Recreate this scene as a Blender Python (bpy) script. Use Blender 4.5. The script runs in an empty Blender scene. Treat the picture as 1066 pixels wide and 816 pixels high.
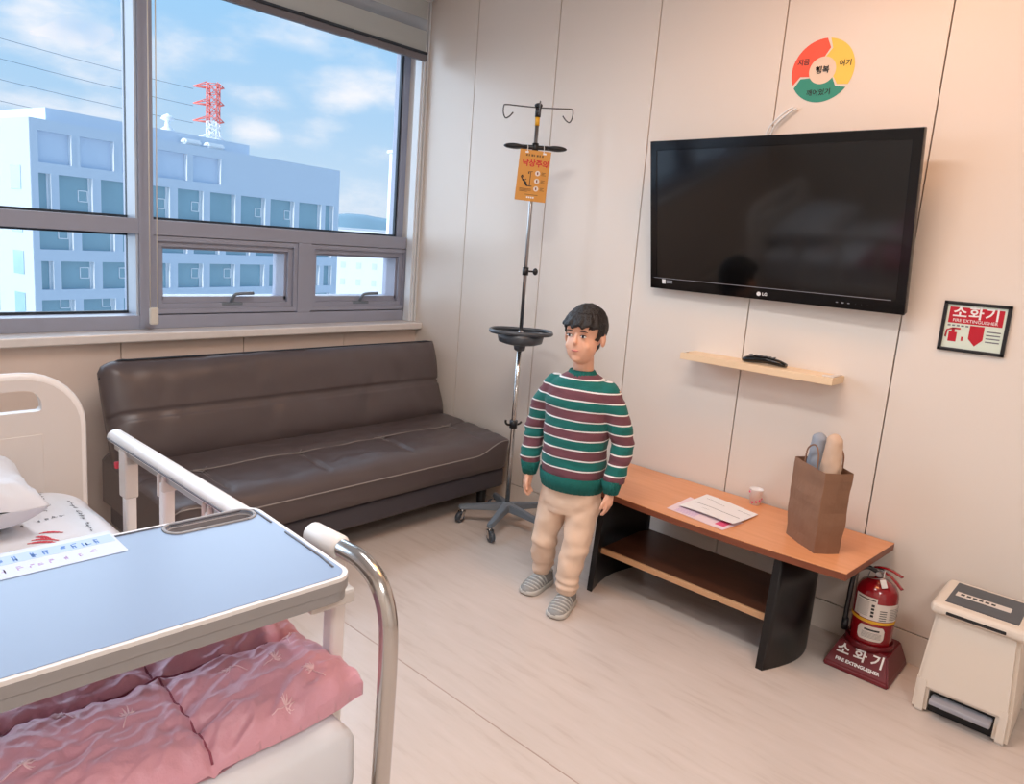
import bpy, bmesh, math, random
from mathutils import Vector, Matrix, noise, Euler
random.seed(7)
SC = bpy.context.scene
COL = SC.collection
PI = math.pi
V = Vector

# ------------------------------------------------------------------ colours and materials
def lin(c):
    c /= 255.0
    return c / 12.92 if c <= 0.04045 else ((c + 0.055) / 1.055) ** 2.4
def rgb(r, g, b): return (lin(r), lin(g), lin(b), 1.0)

def mat(name, col, rough=0.5, metal=0.0, bump=0.0, bscale=60.0, spec=0.5, var=0.0, vscale=8.0, coat=0.0, sheen=0.0, emit=None, estr=0.0, sss=0.0):
    m = bpy.data.materials.new(name); m.use_nodes = True
    nt = m.node_tree; b = nt.nodes['Principled BSDF']
    b.inputs['Base Color'].default_value = col
    b.inputs['Roughness'].default_value = rough
    b.inputs['Metallic'].default_value = metal
    b.inputs['Specular IOR Level'].default_value = spec
    b.inputs['Coat Weight'].default_value = coat
    b.inputs['Coat Roughness'].default_value = 0.1
    b.inputs['Sheen Weight'].default_value = sheen
    if sss: 
        b.inputs['Subsurface Weight'].default_value = sss
        b.inputs['Subsurface Radius'].default_value = (0.01, 0.004, 0.002)
    if emit:
        b.inputs['Emission Color'].default_value = emit
        b.inputs['Emission Strength'].default_value = estr
    tc = nt.nodes.new('ShaderNodeTexCoord')
    if bump:
        n = nt.nodes.new('ShaderNodeTexNoise'); n.inputs['Scale'].default_value = bscale; n.inputs['Detail'].default_value = 4
        bp = nt.nodes.new('ShaderNodeBump'); bp.inputs['Strength'].default_value = bump; bp.inputs['Distance'].default_value = 0.01
        nt.links.new(tc.outputs['Object'], n.inputs['Vector'])
        nt.links.new(n.outputs['Fac'], bp.inputs['Height']); nt.links.new(bp.outputs['Normal'], b.inputs['Normal'])
    if var:
        n = nt.nodes.new('ShaderNodeTexNoise'); n.inputs['Scale'].default_value = vscale; n.inputs['Detail'].default_value = 5
        mx = nt.nodes.new('ShaderNodeMixRGB'); mx.blend_type = 'MULTIPLY'; mx.inputs[0].default_value = var
        mx.inputs[1].default_value = col
        nt.links.new(tc.outputs['Object'], n.inputs['Vector'])
        nt.links.new(n.outputs['Fac'], mx.inputs[2]); nt.links.new(mx.outputs[0], b.inputs['Base Color'])
    return m

def nodes_of(m): return m.node_tree.nodes, m.node_tree.links, m.node_tree.nodes['Principled BSDF']

def ramp(nt, stops, interp='LINEAR'):
    r = nt.nodes.new('ShaderNodeValToRGB'); cr = r.color_ramp; cr.interpolation = interp
    while len(cr.elements) > 1: cr.elements.remove(cr.elements[-1])
    cr.elements[0].position = stops[0][0]; cr.elements[0].color = stops[0][1]
    for p, c in stops[1:]:
        e = cr.elements.new(p); e.color = c
    return r

M = {}
M['wall'] = mat('cream wall panel', rgb(228, 218, 208), 0.32, spec=0.35, bump=0.02, bscale=20)
M['wall_low'] = mat('beige low wall panel', rgb(226, 208, 196), 0.4, spec=0.4)
M['seam'] = mat('dark panel seam', rgb(72, 60, 50), 0.7)
M['ceil'] = mat('white ceiling', rgb(235, 232, 226), 0.8)
M['sill'] = mat('white stone sill', rgb(232, 226, 222), 0.25, var=0.12, vscale=30)
M['alu'] = mat('grey window aluminium', rgb(152, 156, 172), 0.42, spec=0.4)
M['alu_side'] = mat('pale window reveal', rgb(190, 200, 212), 0.4, spec=0.4)
M['rubber'] = mat('dark glazing rubber', rgb(42, 52, 62), 0.6)
M['white_trim'] = mat('white plastic trim', rgb(225, 228, 230), 0.4)
M['blind'] = mat('grey blind fabric', rgb(178, 184, 184), 0.8)
M['blind'].node_tree.nodes['Principled BSDF'].inputs['Transmission Weight'].default_value = 0.0
M['blind_bar'] = mat('brown grey blind bar', rgb(112, 110, 116), 0.35)
M['chain'] = mat('ivory bead chain', rgb(215, 210, 200), 0.5)
M['leather'] = mat('dark brown leatherette', rgb(86, 76, 76), 0.36, spec=0.55, bump=0.08, bscale=350)
M['leather_low'] = mat('dark leatherette base', rgb(66, 62, 68), 0.45, spec=0.5, bump=0.08, bscale=350)
M['stitch'] = mat('pale grey piping', rgb(150, 142, 138), 0.5)
M['chrome'] = mat('polished steel', rgb(200, 198, 196), 0.18, metal=1.0)
M['dark_steel'] = mat('dark wire steel', rgb(92, 88, 86), 0.35, metal=0.8)
M['steel'] = mat('brushed steel', rgb(170, 170, 172), 0.3, metal=1.0)
M['black_pl'] = mat('black plastic', rgb(26, 28, 32), 0.35)
M['grey_pl'] = mat('dark grey plastic', rgb(70, 76, 84), 0.35)
M['base_grey'] = mat('painted grey casting', rgb(112, 122, 132), 0.4)
M['white_pl'] = mat('white plastic', rgb(232, 228, 226), 0.35, spec=0.5)
M['ivory_pl'] = mat('ivory plastic', rgb(226, 214, 200), 0.35, spec=0.5)
M['tray'] = mat('white tray laminate', rgb(136, 156, 186), 0.3, spec=0.4)
M['tray_edge'] = mat('shaded grey tray edge', rgb(150, 147, 147), 0.45)  # grey darkened to hold the shade on the edge away from the window
M['bedgrey'] = mat('warm white bed plastic', rgb(212, 204, 198), 0.4)
M['sheet'] = mat('white bed sheet', rgb(226, 228, 234), 0.75, bump=0.1, bscale=25)
M['pillow'] = mat('white pillow cover', rgb(214, 215, 220), 0.6, bump=0.15, bscale=30)
M['print_grey'] = mat('grey printed ink', rgb(110, 112, 120), 0.7)
M['print_red'] = mat('red printed ink', rgb(205, 60, 75), 0.7)
M['tv'] = mat('glossy black tv bezel', rgb(10, 10, 12), 0.12, spec=0.5)
M['screen'] = mat('dark tv screen glass', rgb(9, 9, 10), 0.09, spec=0.75)
M['white_ink'] = mat('white lettering', rgb(235, 235, 235), 0.5)
M['black_ink'] = mat('black lettering', rgb(20, 18, 18), 0.5)
M['red_ink'] = mat('red lettering', rgb(196, 40, 36), 0.5)
M['brown_ink'] = mat('brown lettering', rgb(110, 78, 30), 0.5)
M['pine'] = mat('pale pine wood', rgb(236, 208, 172), 0.45)
M['black_wood'] = mat('black laminate', rgb(20, 19, 21), 0.32, spec=0.4)
M['red_paint'] = mat('red extinguisher paint', rgb(140, 12, 26), 0.18, spec=0.6, coat=0.5)
M['maroon'] = mat('maroon plastic stand', rgb(104, 18, 28), 0.35)
M['label'] = mat('white paper label', rgb(222, 214, 206), 0.5)
M['yellow'] = mat('yellow band', rgb(226, 170, 40), 0.5)
M['ochre'] = mat('ochre sign board', rgb(206, 146, 62), 0.45)
M['paper'] = mat('white paper', rgb(240, 238, 238), 0.7)
M['paper_pink'] = mat('pale pink printed paper', rgb(238, 216, 222), 0.7)
M['pink_ink'] = mat('pink print', rgb(226, 90, 130), 0.7)
M['grey_ink'] = mat('soft grey print', rgb(160, 160, 168), 0.7)
M['blue_paper'] = mat('pale blue notice', rgb(176, 200, 236), 0.5)
M['pale_notice'] = mat('pale lilac notice paper', rgb(206, 216, 240), 0.5)
M['blue_ink'] = mat('blue notice print', rgb(96, 140, 210), 0.6)
M['lilac_ink'] = mat('lilac notice print', rgb(190, 160, 210), 0.6)
M['d_red'] = mat('red decal vinyl', rgb(240, 88, 60), 0.5)
M['d_yel'] = mat('yellow decal vinyl', rgb(246, 206, 84), 0.5)
M['d_teal'] = mat('teal decal vinyl', rgb(44, 144, 122), 0.5)
M['d_cream'] = mat('cream decal vinyl', rgb(232, 208, 186), 0.5)
M['sign_red'] = mat('fire sign red', rgb(186, 22, 44), 0.4)
M['sign_green'] = mat('pale luminous sign face', rgb(216, 228, 214), 0.4)
M['skin'] = mat('skin', rgb(232, 178, 150), 0.5, sss=0.08)
M['hair'] = mat('black hair', rgb(26, 24, 26), 0.5, bump=0.6, bscale=160)
M['eye_w'] = mat('eye white', rgb(235, 232, 228), 0.25)
M['eye_d'] = mat('dark iris', rgb(28, 18, 14), 0.2)
M['lip'] = mat('lips', rgb(200, 120, 112), 0.5)
M['trouser'] = mat('beige cotton trousers', rgb(232, 202, 178), 0.85, bump=0.15, bscale=40, sheen=0.1)
M['knit_teal'] = mat('teal ribbed knit', rgb(12, 98, 92), 0.9, bump=0.4, bscale=180)
M['shoe'] = mat('grey mesh shoe', rgb(150, 150, 148), 0.5, bump=0.2, bscale=200)
M['shoe_st'] = mat('silver shoe stripe', rgb(205, 205, 202), 0.3, metal=0.3)
M['sole'] = mat('off white sole', rgb(205, 202, 196), 0.6)
M['kraft'] = mat('brown kraft paper', rgb(146, 108, 84), 0.75, bump=0.15, bscale=40, var=0.25, vscale=14)
M['kraft_dark'] = mat('dark brown wrapped bundle', rgb(96, 66, 58), 0.7, bump=0.3, bscale=40)
M['beige_wrap'] = mat('beige tissue wrap', rgb(206, 176, 152), 0.8, bump=0.4, bscale=30)
M['bluegrey'] = mat('blue grey cloth', rgb(150, 156, 166), 0.7, bump=0.3, bscale=30)
M['amber'] = mat('green bottle glass', rgb(60, 80, 50), 0.2)
# ---- outdoors
M['fac'] = mat('haze pale facade cladding', rgb(202, 214, 228), 0.8)  # aerial haze is lightened into this colour
M['fac_side'] = mat('pale facade render', rgb(186, 194, 202), 0.8)
M['fac_rec'] = mat('pale blue blank window panel', rgb(206, 220, 238), 0.6)
M['fac_glass'] = mat('haze pale teal glass', rgb(150, 186, 200), 0.15, spec=0.6, var=0.2, vscale=0.6)  # pane colour also lightened to carry the haze
M['fac_white'] = mat('white paint and sunlit reveal', rgb(236, 240, 244), 0.6)  # white parts, and the sunlight painted on the right-hand reveals
M['pyl_w'] = mat('white pylon steel', rgb(238, 240, 244), 0.6)
M['pyl_r'] = mat('red pylon steel', rgb(232, 120, 110), 0.6)
M['wire'] = mat('power line', rgb(110, 130, 150), 0.6)
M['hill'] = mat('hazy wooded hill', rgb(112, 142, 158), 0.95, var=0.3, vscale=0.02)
M['farwhite'] = mat('white far rendered building', rgb(222, 226, 232), 0.8)
M['ground'] = mat('pale concrete ground', rgb(190, 195, 200), 0.9, var=0.3, vscale=0.05)

# floor vinyl: beige base, fine flecks running along the sheet, sheet joints
def floor_mat():
    m = mat('beige vinyl floor', rgb(210, 190, 176), 0.24, spec=0.5); n, l, b = nodes_of(m); nt = m.node_tree
    tc = n.new('ShaderNodeTexCoord'); mp = n.new('ShaderNodeMapping'); mp.inputs['Scale'].default_value = (26, 3.2, 1)
    l.new(tc.outputs['Object'], mp.inputs['Vector'])
    ns = n.new('ShaderNodeTexNoise'); ns.inputs['Scale'].default_value = 1.0; ns.inputs['Detail'].default_value = 7; ns.inputs['Roughness'].default_value = 0.62
    l.new(mp.outputs[0], ns.inputs['Vector'])
    r = ramp(nt, [(0.25, rgb(206, 189, 178)), (0.45, rgb(219, 205, 195)), (0.6, rgb(222, 208, 199)), (0.75, rgb(226, 212, 203))])
    l.new(ns.outputs['Fac'], r.inputs[0])
    ns2 = n.new('ShaderNodeTexNoise'); ns2.inputs['Scale'].default_value = 1.3; ns2.inputs['Detail'].default_value = 3
    l.new(tc.outputs['Object'], ns2.inputs['Vector'])
    mx = n.new('ShaderNodeMixRGB'); mx.blend_type = 'MULTIPLY'; mx.inputs[0].default_value = 0.18
    l.new(r.outputs[0], mx.inputs[1]); l.new(ns2.outputs['Fac'], mx.inputs[2])
    l.new(mx.outputs[0], b.inputs['Base Color'])
    rr = n.new('ShaderNodeMapRange'); rr.inputs[3].default_value = 0.16; rr.inputs[4].default_value = 0.32
    l.new(ns2.outputs['Fac'], rr.inputs[0]); l.new(rr.outputs[0], b.inputs['Roughness'])
    bp = n.new('ShaderNodeBump'); bp.inputs['Strength'].default_value = 0.05; bp.inputs['Distance'].default_value = 0.002
    l.new(ns.outputs['Fac'], bp.inputs['Height']); l.new(bp.outputs[0], b.inputs['Normal'])
    return m
M['floor'] = floor_mat()

def wood_mat(name, c1, c2, sc=(2, 30, 30), rough=0.3):
    m = mat(name, c1, rough, spec=0.5); n, l, b = nodes_of(m); nt = m.node_tree
    tc = n.new('ShaderNodeTexCoord'); mp = n.new('ShaderNodeMapping'); mp.inputs['Scale'].default_value = sc
    l.new(tc.outputs['Object'], mp.inputs['Vector'])
    ns = n.new('ShaderNodeTexNoise'); ns.inputs['Scale'].default_value = 1.0; ns.inputs['Detail'].default_value = 6; ns.inputs['Distortion'].default_value = 0.4
    l.new(mp.outputs[0], ns.inputs['Vector'])
    r = ramp(nt, [(0.3, c2), (0.7, c1)]); l.new(ns.outputs['Fac'], r.inputs[0]); l.new(r.outputs[0], b.inputs['Base Color'])
    return m
M['table'] = wood_mat('orange beech laminate', rgb(228, 160, 114), rgb(218, 148, 100), (40, 3, 30), 0.3)
M['table_edge'] = wood_mat('red brown table edge', rgb(132, 70, 44), rgb(112, 58, 36), (30, 3, 30), 0.4)
M['shelf_edge'] = mat('light beech edging', rgb(206, 158, 116), 0.45)
M['shelf_dark'] = wood_mat('dark walnut laminate', rgb(104, 62, 44), rgb(88, 50, 34), (30, 3, 30), 0.35)

def stripes_mat():
    m = mat('striped knit', rgb(20, 100, 95), 0.9, sheen=0.1); n, l, b = nodes_of(m); nt = m.node_tree
    tc = n.new('ShaderNodeTexCoord'); sp = n.new('ShaderNodeSeparateXYZ'); l.new(tc.outputs['Object'], sp.inputs[0])
    ns = n.new('ShaderNodeTexNoise'); ns.inputs['Scale'].default_value = 6; ns.inputs['Detail'].default_value = 1
    l.new(tc.outputs['Object'], ns.inputs['Vector'])
    a = n.new('ShaderNodeMath'); a.operation = 'MULTIPLY_ADD'; a.inputs[1].default_value = 0.012
    l.new(ns.outputs['Fac'], a.inputs[0]); l.new(sp.outputs['Z'], a.inputs[2])
    s = n.new('ShaderNodeMath'); s.operation = 'MULTIPLY_ADD'; s.inputs[1].default_value = 1 / 0.082; s.inputs[2].default_value = -0.575 / 0.082 + 10
    l.new(a.outputs[0], s.inputs[0])
    f = n.new('ShaderNodeMath'); f.operation = 'FRACT'; l.new(s.outputs[0], f.inputs[0])
    r = ramp(nt, [(0, rgb(112, 66, 76)), (0.43, rgb(232, 230, 228)), (0.5, rgb(14, 104, 98)), (0.93, rgb(232, 230, 228))], 'CONSTANT')
    l.new(f.outputs[0], r.inputs[0]); l.new(r.outputs[0], b.inputs['Base Color'])
    n2 = n.new('ShaderNodeTexNoise'); n2.inputs['Scale'].default_value = 220
    bp = n.new('ShaderNodeBump'); bp.inputs['Strength'].default_value = 0.35; bp.inputs['Distance'].default_value = 0.004
    l.new(tc.outputs['Object'], n2.inputs['Vector']); l.new(n2.outputs['Fac'], bp.inputs['Height']); l.new(bp.outputs[0], b.inputs['Normal'])
    return m
M['knit'] = stripes_mat()

def quilt_mat():
    m = mat('pink quilt satin', rgb(216, 160, 176), 0.45, sheen=0.15); n, l, b = nodes_of(m); nt = m.node_tree
    tc = n.new('ShaderNodeTexCoord')
    ns = n.new('ShaderNodeTexNoise'); ns.inputs['Scale'].default_value = 45; ns.inputs['Detail'].default_value = 4
    bp = n.new('ShaderNodeBump'); bp.inputs['Strength'].default_value = 0.35; bp.inputs['Distance'].default_value = 0.012
    l.new(tc.outputs['Object'], ns.inputs['Vector']); l.new(ns.outputs['Fac'], bp.inputs['Height']); l.new(bp.outputs[0], b.inputs['Normal'])
    return m
M['quilt'] = quilt_mat()
M['sprig'] = mat('pale pink embroidery', rgb(240, 206, 214), 0.5)
M['quilt_seam'] = mat('dark pink seam', rgb(150, 78, 96), 0.8)

def glass_mat():
    m = bpy.data.materials.new('clear window glass'); m.use_nodes = True; nt = m.node_tree; nt.nodes.clear()
    o = nt.nodes.new('ShaderNodeOutputMaterial'); mx = nt.nodes.new('ShaderNodeMixShader')
    t = nt.nodes.new('ShaderNodeBsdfTransparent'); t.inputs[0].default_value = (0.985, 0.99, 1, 1)
    g = nt.nodes.new('ShaderNodeBsdfGlossy'); g.inputs['Roughness'].default_value = 0.02
    fr = nt.nodes.new('ShaderNodeFresnel'); fr.inputs['IOR'].default_value = 1.14
    nt.links.new(fr.outputs[0], mx.inputs[0]); nt.links.new(t.outputs[0], mx.inputs[1]); nt.links.new(g.outputs[0], mx.inputs[2])
    nt.links.new(mx.outputs[0], o.inputs[0]); return m
M['glass'] = glass_mat()

def sheer_mat():
    m = bpy.data.materials.new('sheer blind band'); m.use_nodes = True; nt = m.node_tree; nt.nodes.clear()
    o = nt.nodes.new('ShaderNodeOutputMaterial'); mx = nt.nodes.new('ShaderNodeMixShader'); mx.inputs[0].default_value = 0.35
    t = nt.nodes.new('ShaderNodeBsdfTransparent'); d = nt.nodes.new('ShaderNodeBsdfDiffuse'); d.inputs[0].default_value = rgb(200, 210, 220)
    nt.links.new(t.outputs[0], mx.inputs[1]); nt.links.new(d.outputs[0], mx.inputs[2]); nt.links.new(mx.outputs[0], o.inputs[0]); return m
M['sheer'] = sheer_mat()

# ------------------------------------------------------------------ mesh helpers
def bm_new(): return bmesh.new()

def add_box(bm, lo, hi, bev=0.0, seg=2, mi=0, rot=None):
    t = bmesh.new(); bmesh.ops.create_cube(t, size=1.0)
    c = V([(a + b) / 2 for a, b in zip(lo, hi)]); s = V([abs(b - a) for a, b in zip(lo, hi)])
    for v in t.verts: v.co = V((v.co.x * s.x, v.co.y * s.y, v.co.z * s.z))
    if bev: bmesh.ops.bevel(t, geom=list(t.edges), offset=min(bev, min(s) * 0.49), segments=seg, affect='EDGES', profile=0.5)
    if rot is not None: bmesh.ops.transform(t, matrix=rot, verts=t.verts)
    bmesh.ops.translate(t, vec=c, verts=t.verts)
    merge(bm, t, mi)

def merge(bm, t, mi=0):
    mp = {}
    for v in t.verts: mp[v] = bm.verts.new(v.co)
    for f in t.faces:
        try:
            nf = bm.faces.new([mp[v] for v in f.verts]); nf.material_index = mi; nf.smooth = f.smooth
        except ValueError: pass
    t.free()

def frame_of(d):
    d = d.normalized(); up = V((0, 0, 1)) if abs(d.z) < 0.95 else V((1, 0, 0))
    a = d.cross(up).normalized(); return a, d.cross(a).normalized()

def add_tube(bm, pts, r, seg=12, mi=0, flat=1.0, cap=True):
    pts = [V(p) for p in pts]; n = len(pts); rings = []
    rs = r if isinstance(r, (list, tuple)) else [r] * n
    a = None
    for i, p in enumerate(pts):
        d = (pts[min(i + 1, n - 1)] - pts[max(i - 1, 0)]).normalized()
        if a is None: a, b = frame_of(d)
        else:
            a = (a - d * a.dot(d)).normalized(); b = d.cross(a).normalized()
        rings.append([bm.verts.new(p + (a * math.cos(2 * PI * k / seg) + b * math.sin(2 * PI * k / seg) * flat) * rs[i]) for k in range(seg)])
    for i in range(n - 1):
        for k in range(seg):
            f = bm.faces.new((rings[i][k], rings[i][(k + 1) % seg], rings[i + 1][(k + 1) % seg], rings[i + 1][k])); f.smooth = True; f.material_index = mi
    if cap:
        f = bm.faces.new(rings[0][::-1]); f.material_index = mi
        f = bm.faces.new(rings[-1]); f.material_index = mi

def add_cyl(bm, p0, p1, r, seg=20, mi=0, r1=None):
    add_tube(bm, [p0, p1], [r, r if r1 is None else r1], seg, mi)

def add_lathe(bm, prof, c=(0, 0, 0), seg=32, mi=0, sx=1.0, sy=1.0):
    c = V(c); rings = []
    for r, z in prof:
        rings.append([bm.verts.new(c + V((r * math.cos(2 * PI * k / seg) * sx, r * math.sin(2 * PI * k / seg) * sy, z))) for k in range(seg)])
    for i in range(len(prof) - 1):
        for k in range(seg):
            f = bm.faces.new((rings[i][k], rings[i][(k + 1) % seg], rings[i + 1][(k + 1) % seg], rings[i + 1][k])); f.smooth = True; f.material_index = mi
    if prof[0][0] > 1e-4: bm.faces.new(rings[0][::-1]).material_index = mi
    if prof[-1][0] > 1e-4: bm.faces.new(rings[-1]).material_index = mi

def add_ell(bm, c, r, seg=24, mi=0, rot=None):
    t = bmesh.new(); bmesh.ops.create_uvsphere(t, u_segments=seg, v_segments=max(8, seg * 2 // 3), radius=1)
    for v in t.verts: v.co = V((v.co.x * r[0], v.co.y * r[1], v.co.z * r[2]))
    if rot is not None: bmesh.ops.transform(t, matrix=rot, verts=t.verts)
    bmesh.ops.translate(t, vec=V(c), verts=t.verts)
    for f in t.faces: f.smooth = True
    merge(bm, t, mi)

def add_prism(bm, poly, axis, a0, a1, mi=0, bev=0.0, seg=2, smooth=False):
    """poly in the plane of the two other axes, extruded along axis from a0 to a1"""
    def P(u, v, w):
        return V((w, u, v)) if axis == 'x' else V((u, w, v)) if axis == 'y' else V((u, v, w))
    t = bmesh.new()
    A = [t.verts.new(P(u, v, a0)) for u, v in poly]; B = [t.verts.new(P(u, v, a1)) for u, v in poly]
    t.faces.new(A); t.faces.new(B[::-1])
    n = len(poly)
    for i in range(n):
        f = t.faces.new((A[i], B[i], B[(i + 1) % n], A[(i + 1) % n])); f.smooth = smooth
    bmesh.ops.recalc_face_normals(t, faces=t.faces)
    if bev: bmesh.ops.bevel(t, geom=[e for e in t.edges if e.calc_length() > 0 and e.calc_face_angle(0) > 0.6], offset=bev, segments=seg, affect='EDGES')
    merge(bm, t, mi)

def catmull(pts, n=8):
    pts = [V(p) for p in pts]; out = []
    for i in range(len(pts) - 1):
        p0 = pts[max(i - 1, 0)]; p1 = pts[i]; p2 = pts[i + 1]; p3 = pts[min(i + 2, len(pts) - 1)]
        for k in range(n):
            t = k / n
            out.append(0.5 * ((2 * p1) + (p2 - p0) * t + (2 * p0 - 5 * p1 + 4 * p2 - p3) * t * t + (3 * p1 - p0 - 3 * p2 + p3) * t ** 3))
    out.append(pts[-1]); return out

def obj(name, bm, m, parent=None, world=True, smooth=None, angle=0.6):
    """link bm as one mesh object; with a parent, bm is given in world space (world=True) or in the thing's own space"""
    if parent is not None and world:
        r = parent
        while r.parent: r = r.parent
        bm.transform(r.matrix_basis.inverted())
    bmesh.ops.recalc_face_normals(bm, faces=bm.faces)
    me = bpy.data.meshes.new(name); bm.to_mesh(me); bm.free()
    for x in (m if isinstance(m, (list, tuple)) else [m]): me.materials.append(x)
    if smooth:
        for p in me.polygons: p.use_smooth = True
    o = bpy.data.objects.new(name, me); COL.objects.link(o)
    if parent is not None: o.parent = parent
    return o

def obj_split(name, bm, m, parent):
    """each loose piece of bm becomes a part of its own"""
    bm.verts.ensure_lookup_table(); seen = set(); out = []
    for v0 in bm.verts:
        if v0 in seen: continue
        st = [v0]; isl = []; seen.add(v0)
        while st:
            v = st.pop(); isl.append(v)
            for e in v.link_edges:
                w = e.other_vert(v)
                if w not in seen: seen.add(w); st.append(w)
        nb = bmesh.new(); mp = {v: nb.verts.new(v.co) for v in isl}; fs = {f for v in isl for f in v.link_faces}
        for f in fs: nf = nb.faces.new([mp[v] for v in f.verts]); nf.smooth = f.smooth
        out.append(obj(name, nb, m, parent))
    bm.free(); return out

def thing(name, label, cat, loc=(0, 0, 0), rz=0.0, group=None, rot=None):
    o = bpy.data.objects.new(name, None); COL.objects.link(o); o.empty_display_size = 0.05
    if rot is not None: o.matrix_basis = Matrix.Translation(V(loc)) @ rot.to_4x4()
    else: o.matrix_basis = Matrix.Translation(V(loc)) @ Matrix.Rotation(rz, 4, 'Z')
    o['label'] = label; o['category'] = cat
    if group: o['group'] = group
    return o

def tag(o, label, cat, group=None, kind=None):
    o['label'] = label; o['category'] = cat
    if group: o['group'] = group
    if kind: o['kind'] = kind
    return o

def struct(name, bm, m, label, cat):
    o = obj(name, bm, m); o['kind'] = 'structure'; o['label'] = label; o['category'] = cat; return o

def remesh_obj(name, bm, m, parent, voxel=0.005, smooth_it=3, world=False, disp=None, dec=None):
    """union of overlapping closed pieces as one continuous surface"""
    bmesh.ops.recalc_face_normals(bm, faces=bm.faces)
    me = bpy.data.meshes.new('tmp'); bm.to_mesh(me); bm.free()
    o = bpy.data.objects.new('tmp', me); COL.objects.link(o)
    r = o.modifiers.new('r', 'REMESH'); r.mode = 'VOXEL'; r.voxel_size = voxel; r.use_smooth_shade = True
    s = o.modifiers.new('s', 'SMOOTH'); s.iterations = smooth_it; s.factor = 0.6
    if dec:
        d = o.modifiers.new('d', 'DECIMATE'); d.ratio = dec
    dg = bpy.context.evaluated_depsgraph_get(); ev = o.evaluated_get(dg)
    nm = bpy.data.meshes.new_from_object(ev); nm.name = name
    bpy.data.objects.remove(o)
    if disp:
        nn = [v.normal.copy() for v in nm.vertices]
        for v, q in zip(nm.vertices, nn): v.co = v.co + q * disp(v.co)
    nm.materials.clear()
    for x in (m if isinstance(m, (list, tuple)) else [m]): nm.materials.append(x)
    for p in nm.polygons: p.use_smooth = True
    res = bpy.data.objects.new(name, nm); COL.objects.link(res); res.parent = parent
    return res

def text_bm(s, size, ext=0.0005, off=0.0, align='CENTER', spacing=1.0):
    """lettering as a bmesh in its own XY plane, facing +Z"""
    cu = bpy.data.curves.new('t', 'FONT'); cu.body = s; cu.size = size; cu.extrude = ext; cu.offset = off
    cu.align_x = align; cu.align_y = 'CENTER'; cu.resolution_u = 3; cu.space_character = spacing
    o = bpy.data.objects.new('t', cu); COL.objects.link(o)
    dg = bpy.context.evaluated_depsgraph_get(); me = bpy.data.meshes.new_from_object(o.evaluated_get(dg))
    b = bmesh.new(); b.from_mesh(me); bpy.data.objects.remove(o); bpy.data.meshes.remove(me); bpy.data.curves.remove(cu)
    return b

def lettering(s, size, origin, xdir, ydir, m, parent, name='lettering', off=0.0, ext=0.0005, spacing=1.0, sx=1.0):
    b = text_bm(s, size, ext, off, spacing=spacing)
    x = V(xdir).normalized(); y = V(ydir).normalized(); z = x.cross(y).normalized()
    T = Matrix(((x.x * sx, y.x, z.x, origin[0]), (x.y * sx, y.y, z.y, origin[1]), (x.z * sx, y.z, z.z, origin[2]), (0, 0, 0, 1)))
    b.transform(T)
    return obj(name, b, m, parent)

def quad_plate(bm, o, x, y, u0, u1, v0, v1, t=0.0006, mi=0):
    """thin plate on plane o + x*u + y*v"""
    o = V(o); x = V(x).normalized(); y = V(y).normalized(); z = x.cross(y)
    ps = [o + x * u + y * v for u, v in ((u0, v0), (u1, v0), (u1, v1), (u0, v1))]
    A = [bm.verts.new(p) for p in ps]; B = [bm.verts.new(p + z * t) for p in ps]
    for f in ((A[3], A[2], A[1], A[0]), (B[0], B[1], B[2], B[3])): bm.faces.new(f).material_index = mi
    for i in range(4): bm.faces.new((A[i], A[(i + 1) % 4], B[(i + 1) % 4], B[i])).material_index = mi

def fnoise(p, s, seed=0.0): return noise.noise(V((p[0] * s + seed, p[1] * s + seed * 1.7, p[2] * s)))

# ------------------------------------------------------------------ camera
CAM = V((-3.06306, -3.55896, 1.49478))
r_ = V((0.6885, -0.7217, 0.0718)); u_ = V((0.0755, 0.1697, 0.9826)); w_ = V((0.7213, 0.6711, -0.1714))
cd = bpy.data.cameras.new('camera'); cam = bpy.data.objects.new('camera', cd); COL.objects.link(cam); SC.camera = cam
cam.matrix_world = Matrix(((r_.x, u_.x, -w_.x, CAM.x), (r_.y, u_.y, -w_.y, CAM.y), (r_.z, u_.z, -w_.z, CAM.z), (0, 0, 0, 1)))
cd.sensor_fit = 'HORIZONTAL'; cd.sensor_width = 36; cd.lens = 752.77 / 1066 * 36
cd.shift_x = 20 / 1066; cd.shift_y = -24 / 1066; cd.clip_start = 0.02; cd.clip_end = 3000

# ------------------------------------------------------------------ room shell
XL, YB, H = -4.6, -6.2, 2.95
b = bm_new(); add_box(b, (XL - .1, YB - .1, -.12), (0.3, 0.3, 0)); struct('floor', b, M['floor'], 'beige vinyl sheet floor with fine flecks', 'floor')
b = bm_new(); add_box(b, (XL - .1, YB - .1, H), (0.3, 0.3, H + .1)); struct('ceiling', b, M['ceil'], 'white ceiling over the hospital room', 'ceiling')
b = bm_new(); add_box(b, (XL - .1, YB, 0), (XL, 0.25, H)); struct('wall_left', b, M['wall'], 'plain cream wall on the far side of the bed', 'wall')
b = bm_new(); add_box(b, (XL, YB - .1, 0), (0.1, YB, H)); struct('wall_back', b, M['wall'], 'plain cream wall behind the camera', 'wall')
# floor joint strip
b = bm_new(); add_box(b, (-1.502, YB, 0.0), (-1.498, 0.0, 0.0006)); struct('trim_4', b, mat('floor joint', rgb(176, 152, 138), 0.5), 'thin welded joint running across the vinyl floor', 'floor joint')
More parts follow.
